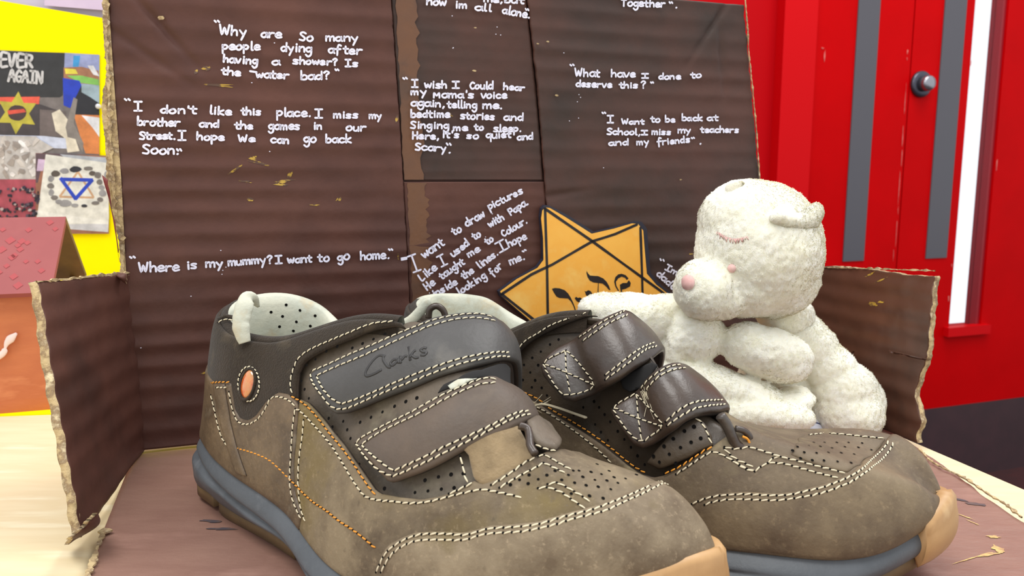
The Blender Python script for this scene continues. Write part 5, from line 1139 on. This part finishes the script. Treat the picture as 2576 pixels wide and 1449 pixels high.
def lettering_on(S, th):
    mb = MB()
    for ch in [[(968, 897), (955, 894), (940, 905), (925, 925), (919, 940), (924, 946), (942, 940), (960, 930)],
               [(966, 893), (964, 905), (975, 922), (983, 924)],
               [(1000, 903), (990, 905), (982, 914), (988, 919), (998, 910), (1002, 902), (1003, 914)],
               [(1008, 914), (1007, 896), (1010, 905), (1018, 896), (1024, 896)],
               [(1032, 907), (1028, 872)], [(1030, 900), (1040, 885), (1046, 881)], [(1034, 893), (1045, 900), (1053, 898)],
               [(1073, 876), (1066, 875), (1058, 880), (1064, 885), (1073, 886), (1068, 893), (1058, 893)]]:
        uv = S.path(ch, 5, 0.); P = S.P(uv, .00005)
        V, Fg = tube(P, .00042, 6, flat=.35, up=S.Nn(uv)); mb.add(V, Fg)
    mb.build('embossed_lettering', M['emboss'], th)
M['emboss'] = mat('pressed_dark_leather', (44, 42, 41), rough=.5)
def gem_mat():
    m = mat('amber_gem', (204, 84, 18), (244, 184, 104), (132, 44, 10), scale=110, lo=.45, hi=.6, c3lo=.5, rough=.08, spec=.8, coat=1.); nt = m.node_tree; b = nt.nodes['Principled BSDF']
    b.inputs['Transmission Weight'].default_value = .15
    return m
M['gem'] = gem_mat()
def shoe_two(q, r):
    th = empty('child_shoe', atZ(1750, 1400), label='worn dark brown leather shoe beside the white bear, its two straps looped up', category='shoe', group='pair of worn leather strap shoes')
    S = Surf(surface(True, r, q)); uo = int(S.uv(1440, 790)[0])
    base_mesh(S, 'upper', uo, [M['quarter2']], th)
    lr = midsole(S, th)
    for a, b in ((.04, .215), (.235, .42), (.44, .66), (.68, .93)): lug(S, lr, a, b, th, matn='gum_dark')
    ub = S.uv(2305, 1325)[0]/(NU-1); bumper(S, lr, ub, ub-.22, th)
    collar(S, uo, th, 3.)
    st, hb, so = MB(), MB(), MB()
    def X(x, y): return (1240+x/3.019, 740+y/3.019)
    def Y3(x, y): return (1800+x/3.227, 1000+y/3.227)
    def Z2(x, y): return (1400+x/3.632, 1050+y/3.632)
    low = [(1500, 792), (1478, 793), (1440, 806), (1400, 822), (1362, 840), (1330, 860), (1302, 886), (1292, 905), (1275, 940), (1262, 980)]
    P = px_uv(S, low); P += [np.array([P[-1][0]-6, P[-1][1]-2]), np.array([2, J1-8]), np.array([.3, J1-8]), np.array([.3, J1-.2])]+[np.array([a, J1-.1]) for a in np.linspace(1, uo+.6, 14)]
    panel(S, 'collar_band', P, .0013, .0016, [M['suede'], M['edge']], th, label='dark suede collar band')
    # vamp
    edge = [(1300, 992), (1320, 1000), (1356, 1018), (1389, 1042), (1439, 1072), (1488, 1103), (1538, 1140), (1578, 1172), (1610, 1193), (1640, 1202), (1671, 1196), (1704, 1180), (1737, 1160), (1770, 1137), (1793, 1122), (1830, 1095)]
    P = [np.array([S.uv(1300, 992)[0], J0-.4])]+px_uv(S, edge); u1 = P[-1]
    P += [u1+np.array([0, 6]), u1+np.array([-2, 16]), np.array([u1[0]-4, J3+.4]), np.array([NU-16, J3+.2]), np.array([NU-8, J3-4]), np.array([NU-6, J3-12]), np.array([NU-6, J0+12]), np.array([NU-8, J0+4]), np.array([NU-16, J0-.2])]
    panel(S, 'vamp', P, .0017, .0016, [M['tan2'], M['edge']], th)
    up = [(1740, 1262), (1769, 1250), (1800, 1242), (1831, 1239), (1877, 1237), (1924, 1240), (1970, 1240), (2001, 1236), (2032, 1228), (2063, 1221), (2094, 1210), (2125, 1198), (2147, 1186), (2167, 1172), (2188, 1151), (2206, 1135), (2222, 1117), (2231, 1104)]
    P = px_uv(S, up); a0, a1 = P[0], P[-1]
    P += [a1+np.array([-1, 5]), np.array([a1[0]-5, J3-5]), np.array([a1[0]-7, J3+.4]), np.array([NU-1.7, J3+.1]), np.array([NU-1.7, J0+.1]), np.array([a0[0]-3, J0-.4]), np.array([a0[0]-2, a0[1]-3])]
    panel(S, 'toe_cap', P, toe_off, .0018, [M['toe2'], M['edge']], th, edge=.0016, label='scuffed toe cap')
    # perforated vamp insert
    P = px_uv(S, [(1990, 1145), (2010, 1115), (2035, 1095), (2060, 1091), (2120, 1095), (2180, 1100), (2228, 1106), (2215, 1125), (2195, 1150), (2165, 1172), (2130, 1190), (2085, 1180), (2040, 1166)])
    panel(S, 'vamp_insert', P, .0021, .0008, [M['tan2'], M['edge']], th, edge=.0008)
    # front tab of the quarter
    P = px_uv(S, [(1690, 1085), (1747, 1051), (1765, 1056), (1778, 1072), (1790, 1095), (1794, 1120), (1765, 1132), (1735, 1150), (1700, 1165), (1660, 1180), (1625, 1165)])
    panel(S, 'quarter_tab', P, lambda uv: .0022, .0018, [M['quarter2'], M['edge']], th)
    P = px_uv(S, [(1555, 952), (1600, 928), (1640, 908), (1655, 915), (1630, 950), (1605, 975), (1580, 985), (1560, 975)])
    panel(S, 'strap_gap_shade', P, .0006, .0006, [M['gap_shade'], M['gap_shade']], th, edge=.0004)  # dark panel painted as the shade between the straps
    # straps: stitched down at the square, then rising in a loop
    f1 = Band([(1335, 930), (1388, 880), (1436, 852), (1462, 832), (1490, 812), (1522, 793), (1550, 781), (1572, 775), (1592, 788)], [.2590, .2615, .2620, .2585, .2565, .2565, .2585, .2630, .2690],
              [(1395, 1040), (1440, 1012), (1490, 991), (1520, 973), (1555, 953), (1590, 930), (1620, 914), (1648, 898), (1672, 880)], [.2490, .2480, .2470, .2425, .2410, .2415, .2440, .2490, .2570], bulge=.0012)
    k1 = [(1358, 918), (1372, 890), (1402, 870), (1436, 853), (1462, 833), (1490, 813), (1522, 794), (1550, 782)]
    e1 = [(1620, 914), (1590, 930), (1558, 951), (1522, 972), (1478, 995), (1439, 1010), (1414, 1004), (1382, 966), (1363, 940)]
    panel(f1, 'strap', px_uv(f1, k1, 0.)+[np.array([f1.umax, f1.vmax]), np.array([f1.umax, 0.])]+px_uv(f1, e1, 0.), 0., .0028, [M['strap2'], M['edge']], th, edge=.0012, label='upper strap looped over the tongue')
    f2 = Band([(1515, 1036), (1560, 1003), (1598, 980), (1622, 950), (1645, 929), (1672, 914), (1697, 907), (1716, 909), (1734, 922)], [.2420, .2415, .2415, .2385, .2370, .2380, .2410, .2450, .2510],
              [(1570, 1148), (1614, 1130), (1655, 1106), (1690, 1081), (1725, 1057), (1760, 1042), (1790, 1036), (1815, 1034), (1838, 1026)], [.2305, .2290, .2275, .2240, .2235, .2250, .2280, .2320, .2380], bulge=.0012)
    k2 = [(1531, 1030), (1545, 1014), (1598, 981), (1622, 951), (1645, 930), (1672, 915), (1697, 908)]
    e2 = [(1790, 1036), (1760, 1042), (1725, 1057), (1690, 1081), (1655, 1105), (1637, 1117), (1614, 1127), (1591, 1118), (1565, 1085), (1545, 1056)]
    panel(f2, 'strap', px_uv(f2, k2, 0.)+[np.array([f2.umax, f2.vmax]), np.array([f2.umax, 0.])]+px_uv(f2, e2, 0.), 0., .0028, [M['strap2'], M['edge']], th, edge=.0012, label='lower strap looped over the tongue')
    for sq, f in (([(1424, 881), (1373, 906), (1369, 920), (1382, 948), (1412, 990), (1432, 993), (1465, 987), (1495, 969), (1468, 928), (1446, 902), (1424, 881)], f1),
                  ([(1599, 990), (1570, 1006), (1543, 1025), (1556, 1052), (1575, 1080), (1596, 1102), (1616, 1111), (1640, 1094), (1667, 1073), (1650, 1045), (1620, 1012), (1599, 990)], f2),
                  ([(1369, 916), (1425, 937), (1495, 969)], f1), ([(1422, 882), (1425, 937), (1434, 988)], f1),
                  ([(1543, 1025), (1605, 1052), (1667, 1073)], f2), ([(1601, 990), (1606, 1052), (1614, 1108)], f2),
                  ([X(650, 330), X(740, 270), X(850, 200), X(960, 145), X(1005, 122)], f1), ([X(680, 355), X(760, 300), X(870, 225), X(1000, 165), X(1030, 152)], f1),
                  ([X(850, 615), X(950, 540), X(1050, 460), X(1140, 400), X(1230, 365)], f1), ([X(850, 650), X(950, 580), X(1060, 500), X(1160, 420), X(1250, 392)], f1),
                  ([X(1120, 720), X(1180, 650), X(1260, 590), X(1350, 545), X(1430, 535)], f2), ([X(1160, 730), X(1230, 650), X(1320, 590), X(1420, 562), X(1470, 560)], f2),
                  ([X(1310, 970), X(1400, 890), X(1500, 830), X(1600, 808), X(1750, 802)], f2), ([X(1320, 1000), X(1420, 930), X(1530, 870), X(1650, 845), X(1770, 835)], f2)):
        stitches(f, st, hb, sq, .0002)
    for pts, lf in (([X(170, 440), X(250, 350), X(330, 305), X(430, 240), X(530, 200), X(650, 160), X(710, 140)], .0015),
        ([X(200, 800), X(370, 875), X(520, 970), X(700, 1100), X(850, 1230), X(900, 1285)], .0018),
        ([(1700, 1193), (1730, 1174), (1758, 1155), (1785, 1139), (1799, 1136), (1821, 1146), (1846, 1160), (1868, 1177), (1896, 1186)], .0018),
        ([Z2(1270, 0), Z2(1350, 80), Z2(1400, 200), Z2(1415, 245)], .0024),
        ([(1740, 1268), (1769, 1256), (1800, 1248), (1831, 1245), (1877, 1243), (1924, 1246), (1970, 1246), (2001, 1242), (2032, 1234), (2063, 1228), (2094, 1217), (2125, 1205), (2150, 1192), (2172, 1177), (2194, 1155), (2212, 1139), (2228, 1121), (2236, 1108)], .0025),
        ([(1772, 1270), (1800, 1261), (1846, 1256), (1893, 1257), (1939, 1259), (1974, 1257), (2001, 1253), (2042, 1246), (2079, 1237), (2110, 1225), (2141, 1212), (2172, 1192), (2197, 1174), (2225, 1149), (2243, 1124), (2248, 1112)], .0025),
        ([(1884, 1124), (1924, 1136), (1964, 1149), (2001, 1158), (2042, 1169), (2079, 1178), (2128, 1191)], .0022), ([(1933, 1164), (1970, 1166), (2011, 1177), (2054, 1189), (2091, 1198), (2110, 1203)], .0018),
        ([(1806, 1139), (1831, 1152), (1862, 1170), (1896, 1186), (1908, 1177), (1933, 1164), (1944, 1152), (1964, 1149)], .0018), ([(1822, 1128), (1846, 1152), (1877, 1167), (1896, 1176)], .0018),
        ([(1822, 1124), (1850, 1130), (1884, 1124)], .0018), ([(2035, 1094), (2079, 1090), (2125, 1093), (2172, 1098), (2225, 1103)], .0022)):
        stitches(S, st, hb, pts, lf)
    stitches(S, so, hb, [X(225, 740), X(350, 800), X(450, 880), X(600, 965), X(750, 1060), X(900, 1170), X(1020, 1270), X(1130, 1345), X(1160, 1358)], .0014)
    stitches(S, so, hb, [X(1300, 1365), X(1400, 1320), X(1500, 1260), X(1600, 1190), X(1670, 1160)], .0018)
    st.build('stitching', M['thread'], th, kind='stuff'); so.build('stitching', M['orange'], th, kind='stuff', label='orange stitching')
    holes(S, hb, [X(*p) for p in [(500, 345), (435, 383), (365, 437), (300, 484), (237, 538), (285, 595), (345, 540), (228, 652), (322, 655), (297, 708), (372, 712), (412, 770), (770, 815), (688, 860), (615, 915), (850, 915), (808, 860), (778, 990), (893, 970), (822, 1048), (950, 1042), (875, 1110), (1000, 1103), (1050, 1163), (1100, 1228), (1155, 1295)]], .0001)
    holes(S, hb, [X(*p) for p in [(1220, 1230), (1265, 1275), (1340, 1215), (1300, 1155), (1370, 1098), (1425, 1165), (1455, 1040), (1527, 1007), (1505, 1125), (1578, 1095), (1390, 1285)]], .0023, .0006)
    holes(S, hb, [Y3(*p) for p in [(665, 400), (755, 400), (850, 400), (945, 410), (1050, 400), (720, 445), (820, 450), (915, 450), (1020, 450), (1125, 460), (690, 495), (785, 510), (880, 512), (990, 520), (1100, 530), (885, 365), (985, 365), (1080, 365), (1190, 370), (1265, 425), (1160, 405), (795, 370), (625, 432)]], .0022, .00045)
    hb.build('perforation', M['dark'], th, smooth=False, kind='stuff')
    # loops where the strap passes through
    Y = S.P(S.uv(1850, 1110))[1]
    V, Fg = tube(cat([atY(x, y, Y-.002) for x, y in [(1812, 1045), (1828, 1068), (1840, 1095), (1852, 1118), (1868, 1126)]], 5), .0016, 8); mesh('strap_keeper', V, Fg, M['strap2'], th)
    V, Fg = tube(cat([atY(x, y, Y-.001) for x, y in [(1850, 1078), (1872, 1084), (1886, 1100), (1884, 1122), (1876, 1130)]], 5), .0010, 8); mesh('strap_keeper', V, Fg, M['strap2'], th)
    V, Fg = tube(cat([atY(x, y, Y-.0025) for x, y in [(1868, 1098), (1880, 1104), (1886, 1116)]], 5), .0004, 6); mesh('loose_thread', V, Fg, M['orange'], th)
    # small details over the rim at the back
    c = S.P(S.uv(1120, 860)); Yb = c[1]
    V, Fg = tube(cat([atY(x, y, Yb+.004) for x, y in [(1012, 818), (1035, 805), (1058, 782), (1072, 765), (1085, 762)]], 6), [.0020]*25, 12, flat=.5, up=(0, 1, 0)); mesh('lining_fold', V, Fg, M['lining'], th)
    V, Fg = tube(cat([atY(x, y, Yb+.002) for x, y in [(1078, 800), (1082, 778), (1098, 770), (1114, 780), (1122, 800)]], 6), .0013, 8); mesh('pull_loop', V, Fg, M['strap2'], th)
    # frayed tufts
    fr = MB()
    def tuft(S, mb, x, y, n, ln, dirn, spread=.5, lift=.001):
        base = S.P(S.uv(x, y), lift)
        for _ in range(n):
            d = np.array(dirn)+rng.normal(0, spread, 3); d /= np.linalg.norm(d); l = ln*random.uniform(.5, 1.2)
            b = base+rng.normal(0, .0006, 3); bend = rng.normal(0, .25, 3)*l
            V, Fg = tube([b, b+d*l*.5+bend*.3, b+d*l+bend], .00009, 4, cap=False); mb.add(V, Fg)
    tuft(f2, fr, 1624, 988, 34, .0075, (.38, -.25, -.92), .07, .0003)
    tuft(S, fr, 1345, 1022, 10, .006, (.9, 0, .1), .06, .003)
    fr.build('frayed_thread', M['thread'], th, kind='stuff')
    pts = cat([S.P(S.uv(x, y), l) for x, y, l in [(1335, 1035, .002), (1352, 1024, .004), (1385, 1014, .005), (1420, 1024, .004), (1460, 1040, .003), (1482, 1050, .0018)]], 6)
    fb = MB()
    for k in range(9):
        V, Fg = tube(pts+rng.normal(0, .00022, 3), np.interp(np.linspace(0, 1, len(pts)), [0, .5, 1], [.00016, .00022, .0003]), 5); fb.add(V, Fg)
    fb.build('loose_thread', M['thread'], th, label='long pale loose thread')
    return th, S
TH1, S1 = shoe_one(FITQ1, FITR1)
TH2, S2 = shoe_two(FITQ2, FITR2)
# ------------------------------------------------------------------ white plush bear
bear = empty('plush_bear', atZ(1950, 1090), label='white plush bear slumped in the box corner, nose down, pink stitched eyes', category='soft toy')
def P3(x, y, Y): return atY(x, y, Y)
def ell(bm_list, c, ax, rot=(0, 0, 0), seg=32, ring=20, f=None):
    Rm = Matrix.Rotation(rot[2], 3, 'Z')@Matrix.Rotation(rot[1], 3, 'Y')@Matrix.Rotation(rot[0], 3, 'X'); Rn = np.array(Rm)
    V = []; Fc = []
    for i in range(ring+1):
        p = math.pi*i/ring
        for j in range(seg):
            t = 2*math.pi*j/seg; v = np.array([math.sin(p)*math.cos(t)*ax[0], math.sin(p)*math.sin(t)*ax[1], math.cos(p)*ax[2]])
            if f is not None: v = f(v)
            V.append(np.array(c)+Rn@v)
    for i in range(ring):
        for j in range(seg): Fc.append((i*seg+j, (i+1)*seg+j, (i+1)*seg+(j+1) % seg, i*seg+(j+1) % seg))
    bm_list.add(V, Fc)
def px(r, Y): return r*Y/F*1.0          # pixels at depth Y -> metres
fur = mat('cream_white_plush', (254, 251, 236), (252, 247, 224), scale=90, rough=1., bump=.45, bscale=520, sheen=.5, spec=.05, bdist=.0014, sub=.6, detail=4)
def voxel(o, size, smooth=3, disp=.0010, seed=0.):
    bpy.context.view_layer.objects.active = o
    md = o.modifiers.new('r', 'REMESH'); md.mode = 'VOXEL'; md.voxel_size = size
    ms = o.modifiers.new('s', 'SMOOTH'); ms.iterations = smooth; ms.factor = .5
    dg = bpy.context.evaluated_depsgraph_get(); me = bpy.data.meshes.new_from_object(o.evaluated_get(dg)); o.modifiers.clear(); old = o.data; o.data = me; bpy.data.meshes.remove(old)
    n = len(me.vertices); co = np.empty(n*3); me.vertices.foreach_get('co', co); co = co.reshape(-1, 3); no = np.empty(n*3); me.vertices.foreach_get('normal', no); no = no.reshape(-1, 3)
    d = np.array([noise.noise(Vector(p*260))*.55+noise.noise(Vector(p*np.array([620, 620, 420])+seed))*.6+noise.noise(Vector(p*70))*1.0 for p in co])
    co += no*(d*disp)[:, None]; me.vertices.foreach_set('co', co.ravel()); me.polygons.foreach_set('use_smooth', [True]*len(me.polygons)); me.update()
    return o
YH = .352
hd = MB()
hc = P3(1908, 628, YH); r = px(1, YH)
ell(hd, hc, (158*r, 165*r, 172*r))
ell(hd, P3(1885, 560, YH), (126*r, 130*r, 108*r)); ell(hd, P3(1945, 690, YH), (112*r, 120*r, 112*r)); ell(hd, P3(1880, 700, YH-.004), (118*r, 120*r, 98*r))
# muzzle, pointing left and down and a little towards us
mz = P3(1775, 728, YH-.014); ell(hd, mz, (80*r, 76*r, 74*r), rot=(0, .35, 0)); ell(hd, P3(1745, 712, YH-.016), (46*r, 50*r, 50*r))
ell(hd, P3(1810, 742, YH-.012), (76*r, 72*r, 62*r))
# neck
ell(hd, P3(1975, 790, YH+.012), (75*r, 70*r, 60*r))
body = MB(); YB = .362; rb_ = px(1, YB)
ell(body, P3(1965, 985, YB+.012), (120*rb_, 110*rb_, 150*rb_))           # trunk
ell(body, P3(2010, 850, YB+.004), (70*rb_, 70*rb_, 68*rb_))              # shoulder
for (x, y, a, b, Yo) in ((2045, 880, 64, 62, .0), (2085, 930, 70, 66, -.003), (2120, 985, 84, 78, -.006), (2128, 1035, 92, 78, -.008), (2150, 1010, 72, 74, -.006)): ell(body, P3(x, y, YB+Yo), (a*rb_, a*rb_, b*rb_))
# folded paw in front
ell(body, P3(1935, 888, YB-.020), (112*rb_, 60*rb_, 62*rb_), rot=(0, .22, 0)); ell(body, P3(1880, 868, YB-.019), (66*rb_, 52*rb_, 58*rb_)); ell(body, P3(1975, 918, YB-.020), (66*rb_, 52*rb_, 46*rb_))
# other arm reaching left
ell(body, P3(1590, 800, YB-.010), (128*rb_, 66*rb_, 64*rb_), rot=(0, .08, 0)); ell(body, P3(1520, 775, YB-.010), (66*rb_, 50*rb_, 40*rb_)); ell(body, P3(1690, 775, YB-.006), (86*rb_, 60*rb_, 36*rb_), rot=(0, .1, 0)); ell(body, P3(1745, 845, YB-.014), (78*rb_, 56*rb_, 76*rb_)); ell(body, P3(1640, 845, YB-.006), (110*rb_, 60*rb_, 90*rb_)); ell(body, P3(1700, 870, YB-.018), (26*rb_, 30*rb_, 66*rb_), rot=(0, .15, 0))
# belly folds
ell(body, P3(1850, 985, YB-.020), (150*rb_, 62*rb_, 44*rb_), rot=(0, .25, 0)); ell(body, P3(1760, 950, YB-.016), (120*rb_, 60*rb_, 46*rb_), rot=(0, .2, 0)); ell(body, P3(1930, 1040, YB-.026), (118*rb_, 62*rb_, 44*rb_), rot=(0, .12, 0)); ell(body, P3(1860, 1035, YB-.024), (120*rb_, 66*rb_, 40*rb_), rot=(0, .2, 0)); ell(body, P3(1985, 1005, YB-.018), (60*rb_, 60*rb_, 30*rb_), rot=(0, -.1, 0)); ell(body, P3(1820, 1060, YB-.022), (150*rb_, 70*rb_, 46*rb_)); ell(body, P3(1700, 1000, YB-.004), (140*rb_, 60*rb_, 90*rb_))
hd.V, hd.F, hd.M = hd.V, hd.F, hd.M
bo = body.build('body', fur, bear); 
ho = hd.build('head', fur, bear)
voxel(ho, .0009, 6, .0007); voxel(bo, .0010, 5, .0008, 5.)
def clampz(o, z=.0006):
    me = o.data; n = len(me.vertices); co = np.empty(n*3); me.vertices.foreach_get('co', co); co = co.reshape(-1, 3); co[:, 2] = np.maximum(co[:, 2], z); me.vertices.foreach_set('co', co.ravel()); me.update()
clampz(bo)
# ears
er = MB()
ear_k = np.array([(1958, 547, 20, 15), (1982, 556, 27, 20), (2006, 560, 30, 23), (2032, 552, 29, 27), (2052, 533, 20, 23)], float)
for k, (x, y, a, b) in enumerate(cat(ear_k, 4)): ell(er, P3(x, y, YH-.0275+.0007*k), (a*r, a*.8*r, b*r), seg=20, ring=12)
eo = er.build('ear', fur, bear); voxel(eo, .0007, 8, .0004, 9.)
er = MB(); ell(er, P3(1852, 474, YH-.008), (26*r, 16*r, 20*r), seg=20, ring=12); eo = er.build('ear', fur, bear); voxel(eo, .0007, 6, .0004, 12.)
# short pile on all of it
pk = mat('pale_pink_thread', (232, 194, 186), (220, 172, 166), scale=300, rough=.9)
dg = bpy.context.evaluated_depsgraph_get()
def snap(o, x, y, off=.0004):
    d = Vector(ray(x, y)).normalized(); ok, loc, nrm, _ = o.ray_cast(Vector(CAM), d)
    return (np.array(loc)+np.array(nrm)*off, np.array(nrm)) if ok else (P3(x, y, YH-.02), np.array([0, -1., 0]))
bpy.context.view_layer.update()
def patch(name, o, pts, m, th=.0008):
    c = [snap(o, *p, off=.0002) for p in pts]; top = [p+n_*th for p, n_ in c]; cx = np.mean([p for p in pts], 0); cc, cn = snap(o, *cx, off=.0002); k = len(pts)
    V = [p for p, _ in c]+top+[cc+cn*th*1.7]; Fc = [(i, (i+1) % k, k+(i+1) % k, k+i) for i in range(k)]+[(k+i, k+(i+1) % k, 2*k) for i in range(k)]; return mesh(name, V, Fc, m, bear)
patch('nose', ho, [(1732+16*math.cos(t), 711+19*math.sin(t)) for t in np.linspace(0, 2*math.pi, 17)[:-1]], pk, .0005)
patch('eye', ho, [(1841+11*math.cos(t), 675+11*math.sin(t)) for t in np.linspace(0, 2*math.pi, 13)[:-1]], pk, .0005)
bw = MB()
for k in range(26):
    t = k/25; x = 1806+t*72; y = 583+12*math.sin(t*3.0)+10*t; p, n_ = snap(ho, x, y, .0002); q, _ = snap(ho, x+random.uniform(-5, 5), y+random.uniform(8, 13), .0002); V, Fc = tube([p, (p+q)/2+n_*.0004, q], .00022, 5); bw.add(V, Fc)
bw.build('eyebrow', pk, bear, label='pink stitched brow')
# fur: short strands scattered over the plush
def pile(o, n, ln, name='plush_pile'):
    me = o.data; me.calc_loop_triangles(); nt = len(me.loop_triangles); tv = np.empty(nt*3, int); me.loop_triangles.foreach_get('vertices', tv); tv = tv.reshape(-1, 3)
    co = np.empty(len(me.vertices)*3); me.vertices.foreach_get('co', co); co = co.reshape(-1, 3); A, B, C = co[tv[:, 0]], co[tv[:, 1]], co[tv[:, 2]]
    N_ = np.cross(B-A, C-A); ar = np.linalg.norm(N_, axis=1); N_ /= ar[:, None]+1e-12
    cen = (A+B+C)/3; w = ar*(((CAM-cen)*N_).sum(1) > -.12*np.linalg.norm(CAM-cen, axis=1)); pr = w/w.sum(); idx = rng.choice(nt, n, p=pr)
    a = rng.random((n, 1)); b = rng.random((n, 1)); f = a+b > 1; a = np.where(f, 1-a, a); b = np.where(f, 1-b, b)
    P = A[idx]*(1-a-b)+B[idx]*a+C[idx]*b; nn = N_[idx]
    lean = np.array([[noise.noise(Vector(p*55)), noise.noise(Vector(p*55)+Vector((7, 0, 0))), -.5+noise.noise(Vector(p*55)+Vector((0, 9, 0)))] for p in P])
    lean = lean-(lean*nn).sum(1)[:, None]*nn; lean /= np.linalg.norm(lean, axis=1)[:, None]+1e-9; d = nn*.28+lean*.9+rng.normal(0, .12, (n, 3)); d /= np.linalg.norm(d, axis=1)[:, None]; l = ln*rng.uniform(.6, 1.2, (n, 1)); s = np.cross(d, nn+rng.normal(0, .08, (n, 3))); s /= np.linalg.norm(s, axis=1)[:, None]+1e-9; wd = .00016
    V = np.empty((n, 4, 3)); V[:, 0] = P-s*wd-nn*.0002; V[:, 1] = P+s*wd-nn*.0002; V[:, 2] = P+d*l*.6+nn*.0001+s*wd*.6; V[:, 3] = P+d*l
    V = V.reshape(-1, 3); V[:, 2] = np.maximum(V[:, 2], .0004); me2 = bpy.data.meshes.new(name); me2.vertices.add(n*4); me2.vertices.foreach_set('co', V.ravel())
    Fi = (np.arange(n)[:, None]*4+np.array([0, 1, 2, 0, 2, 3])).ravel(); me2.loops.add(n*6); me2.loops.foreach_set('vertex_index', Fi); me2.polygons.add(n*2); me2.polygons.foreach_set('loop_start', np.arange(n*2)*3); me2.polygons.foreach_set('loop_total', np.full(n*2, 3)); me2.update()
    lnv = np.repeat(nn, 4, 0)[Fi]; me2.polygons.foreach_set('use_smooth', [True]*(n*2)); me2.normals_split_custom_set([tuple(v) for v in np.repeat(nn, 4, 0)[Fi]])
    link(name, me2, fur2, o, smooth=True, kind='stuff')
fur2 = mat('plush_strands', (254, 250, 232), rough=1., spec=.0)
pile(ho, 42000, .0009); pile(bo, 60000, .0009)
for e in [o for o in bear.children if o.name.startswith('ear')]: pile(e, 6000, .0008)
# striped cloth scrap beside the bear
sc = MB(); g = [[atZ(x, y, z) for x, y, z in row] for row in ([(1975, 1080, .004), (2005, 1062, .009), (2035, 1050, .011), (2062, 1056, .009)], [(1990, 1100, .001), (2012, 1080, .007), (2042, 1070, .009), (2075, 1078, .005)], [(2010, 1110, .001), (2030, 1102, .003), (2055, 1096, .004), (2085, 1098, .001)])]
G_ = np.array(g); Gd = catm(np.swapaxes(catm(G_, np.linspace(0, 2, 13)), 0, 1).copy(), np.linspace(0, 3, 25))
V = [p for row in Gd for p in row]; Fc = []; mi = []
for i in range(24):
    for j in range(12): Fc.append((i*13+j, (i+1)*13+j, (i+1)*13+j+1, i*13+j+1)); mi.append(1 if (i in (9, 10) or j == 4) else 0)
cl = mesh('cloth_scrap', V, Fc, [mat('white_cotton', (206, 208, 218), rough=.8), mat('blue_stripe', (44, 52, 96), rough=.8)], None, mi=mi, label='white cloth scrap with dark blue stripes under the bear', category='cloth')
so_ = cl.modifiers.new('s', 'SOLIDIFY'); so_.thickness = .0008
settle()
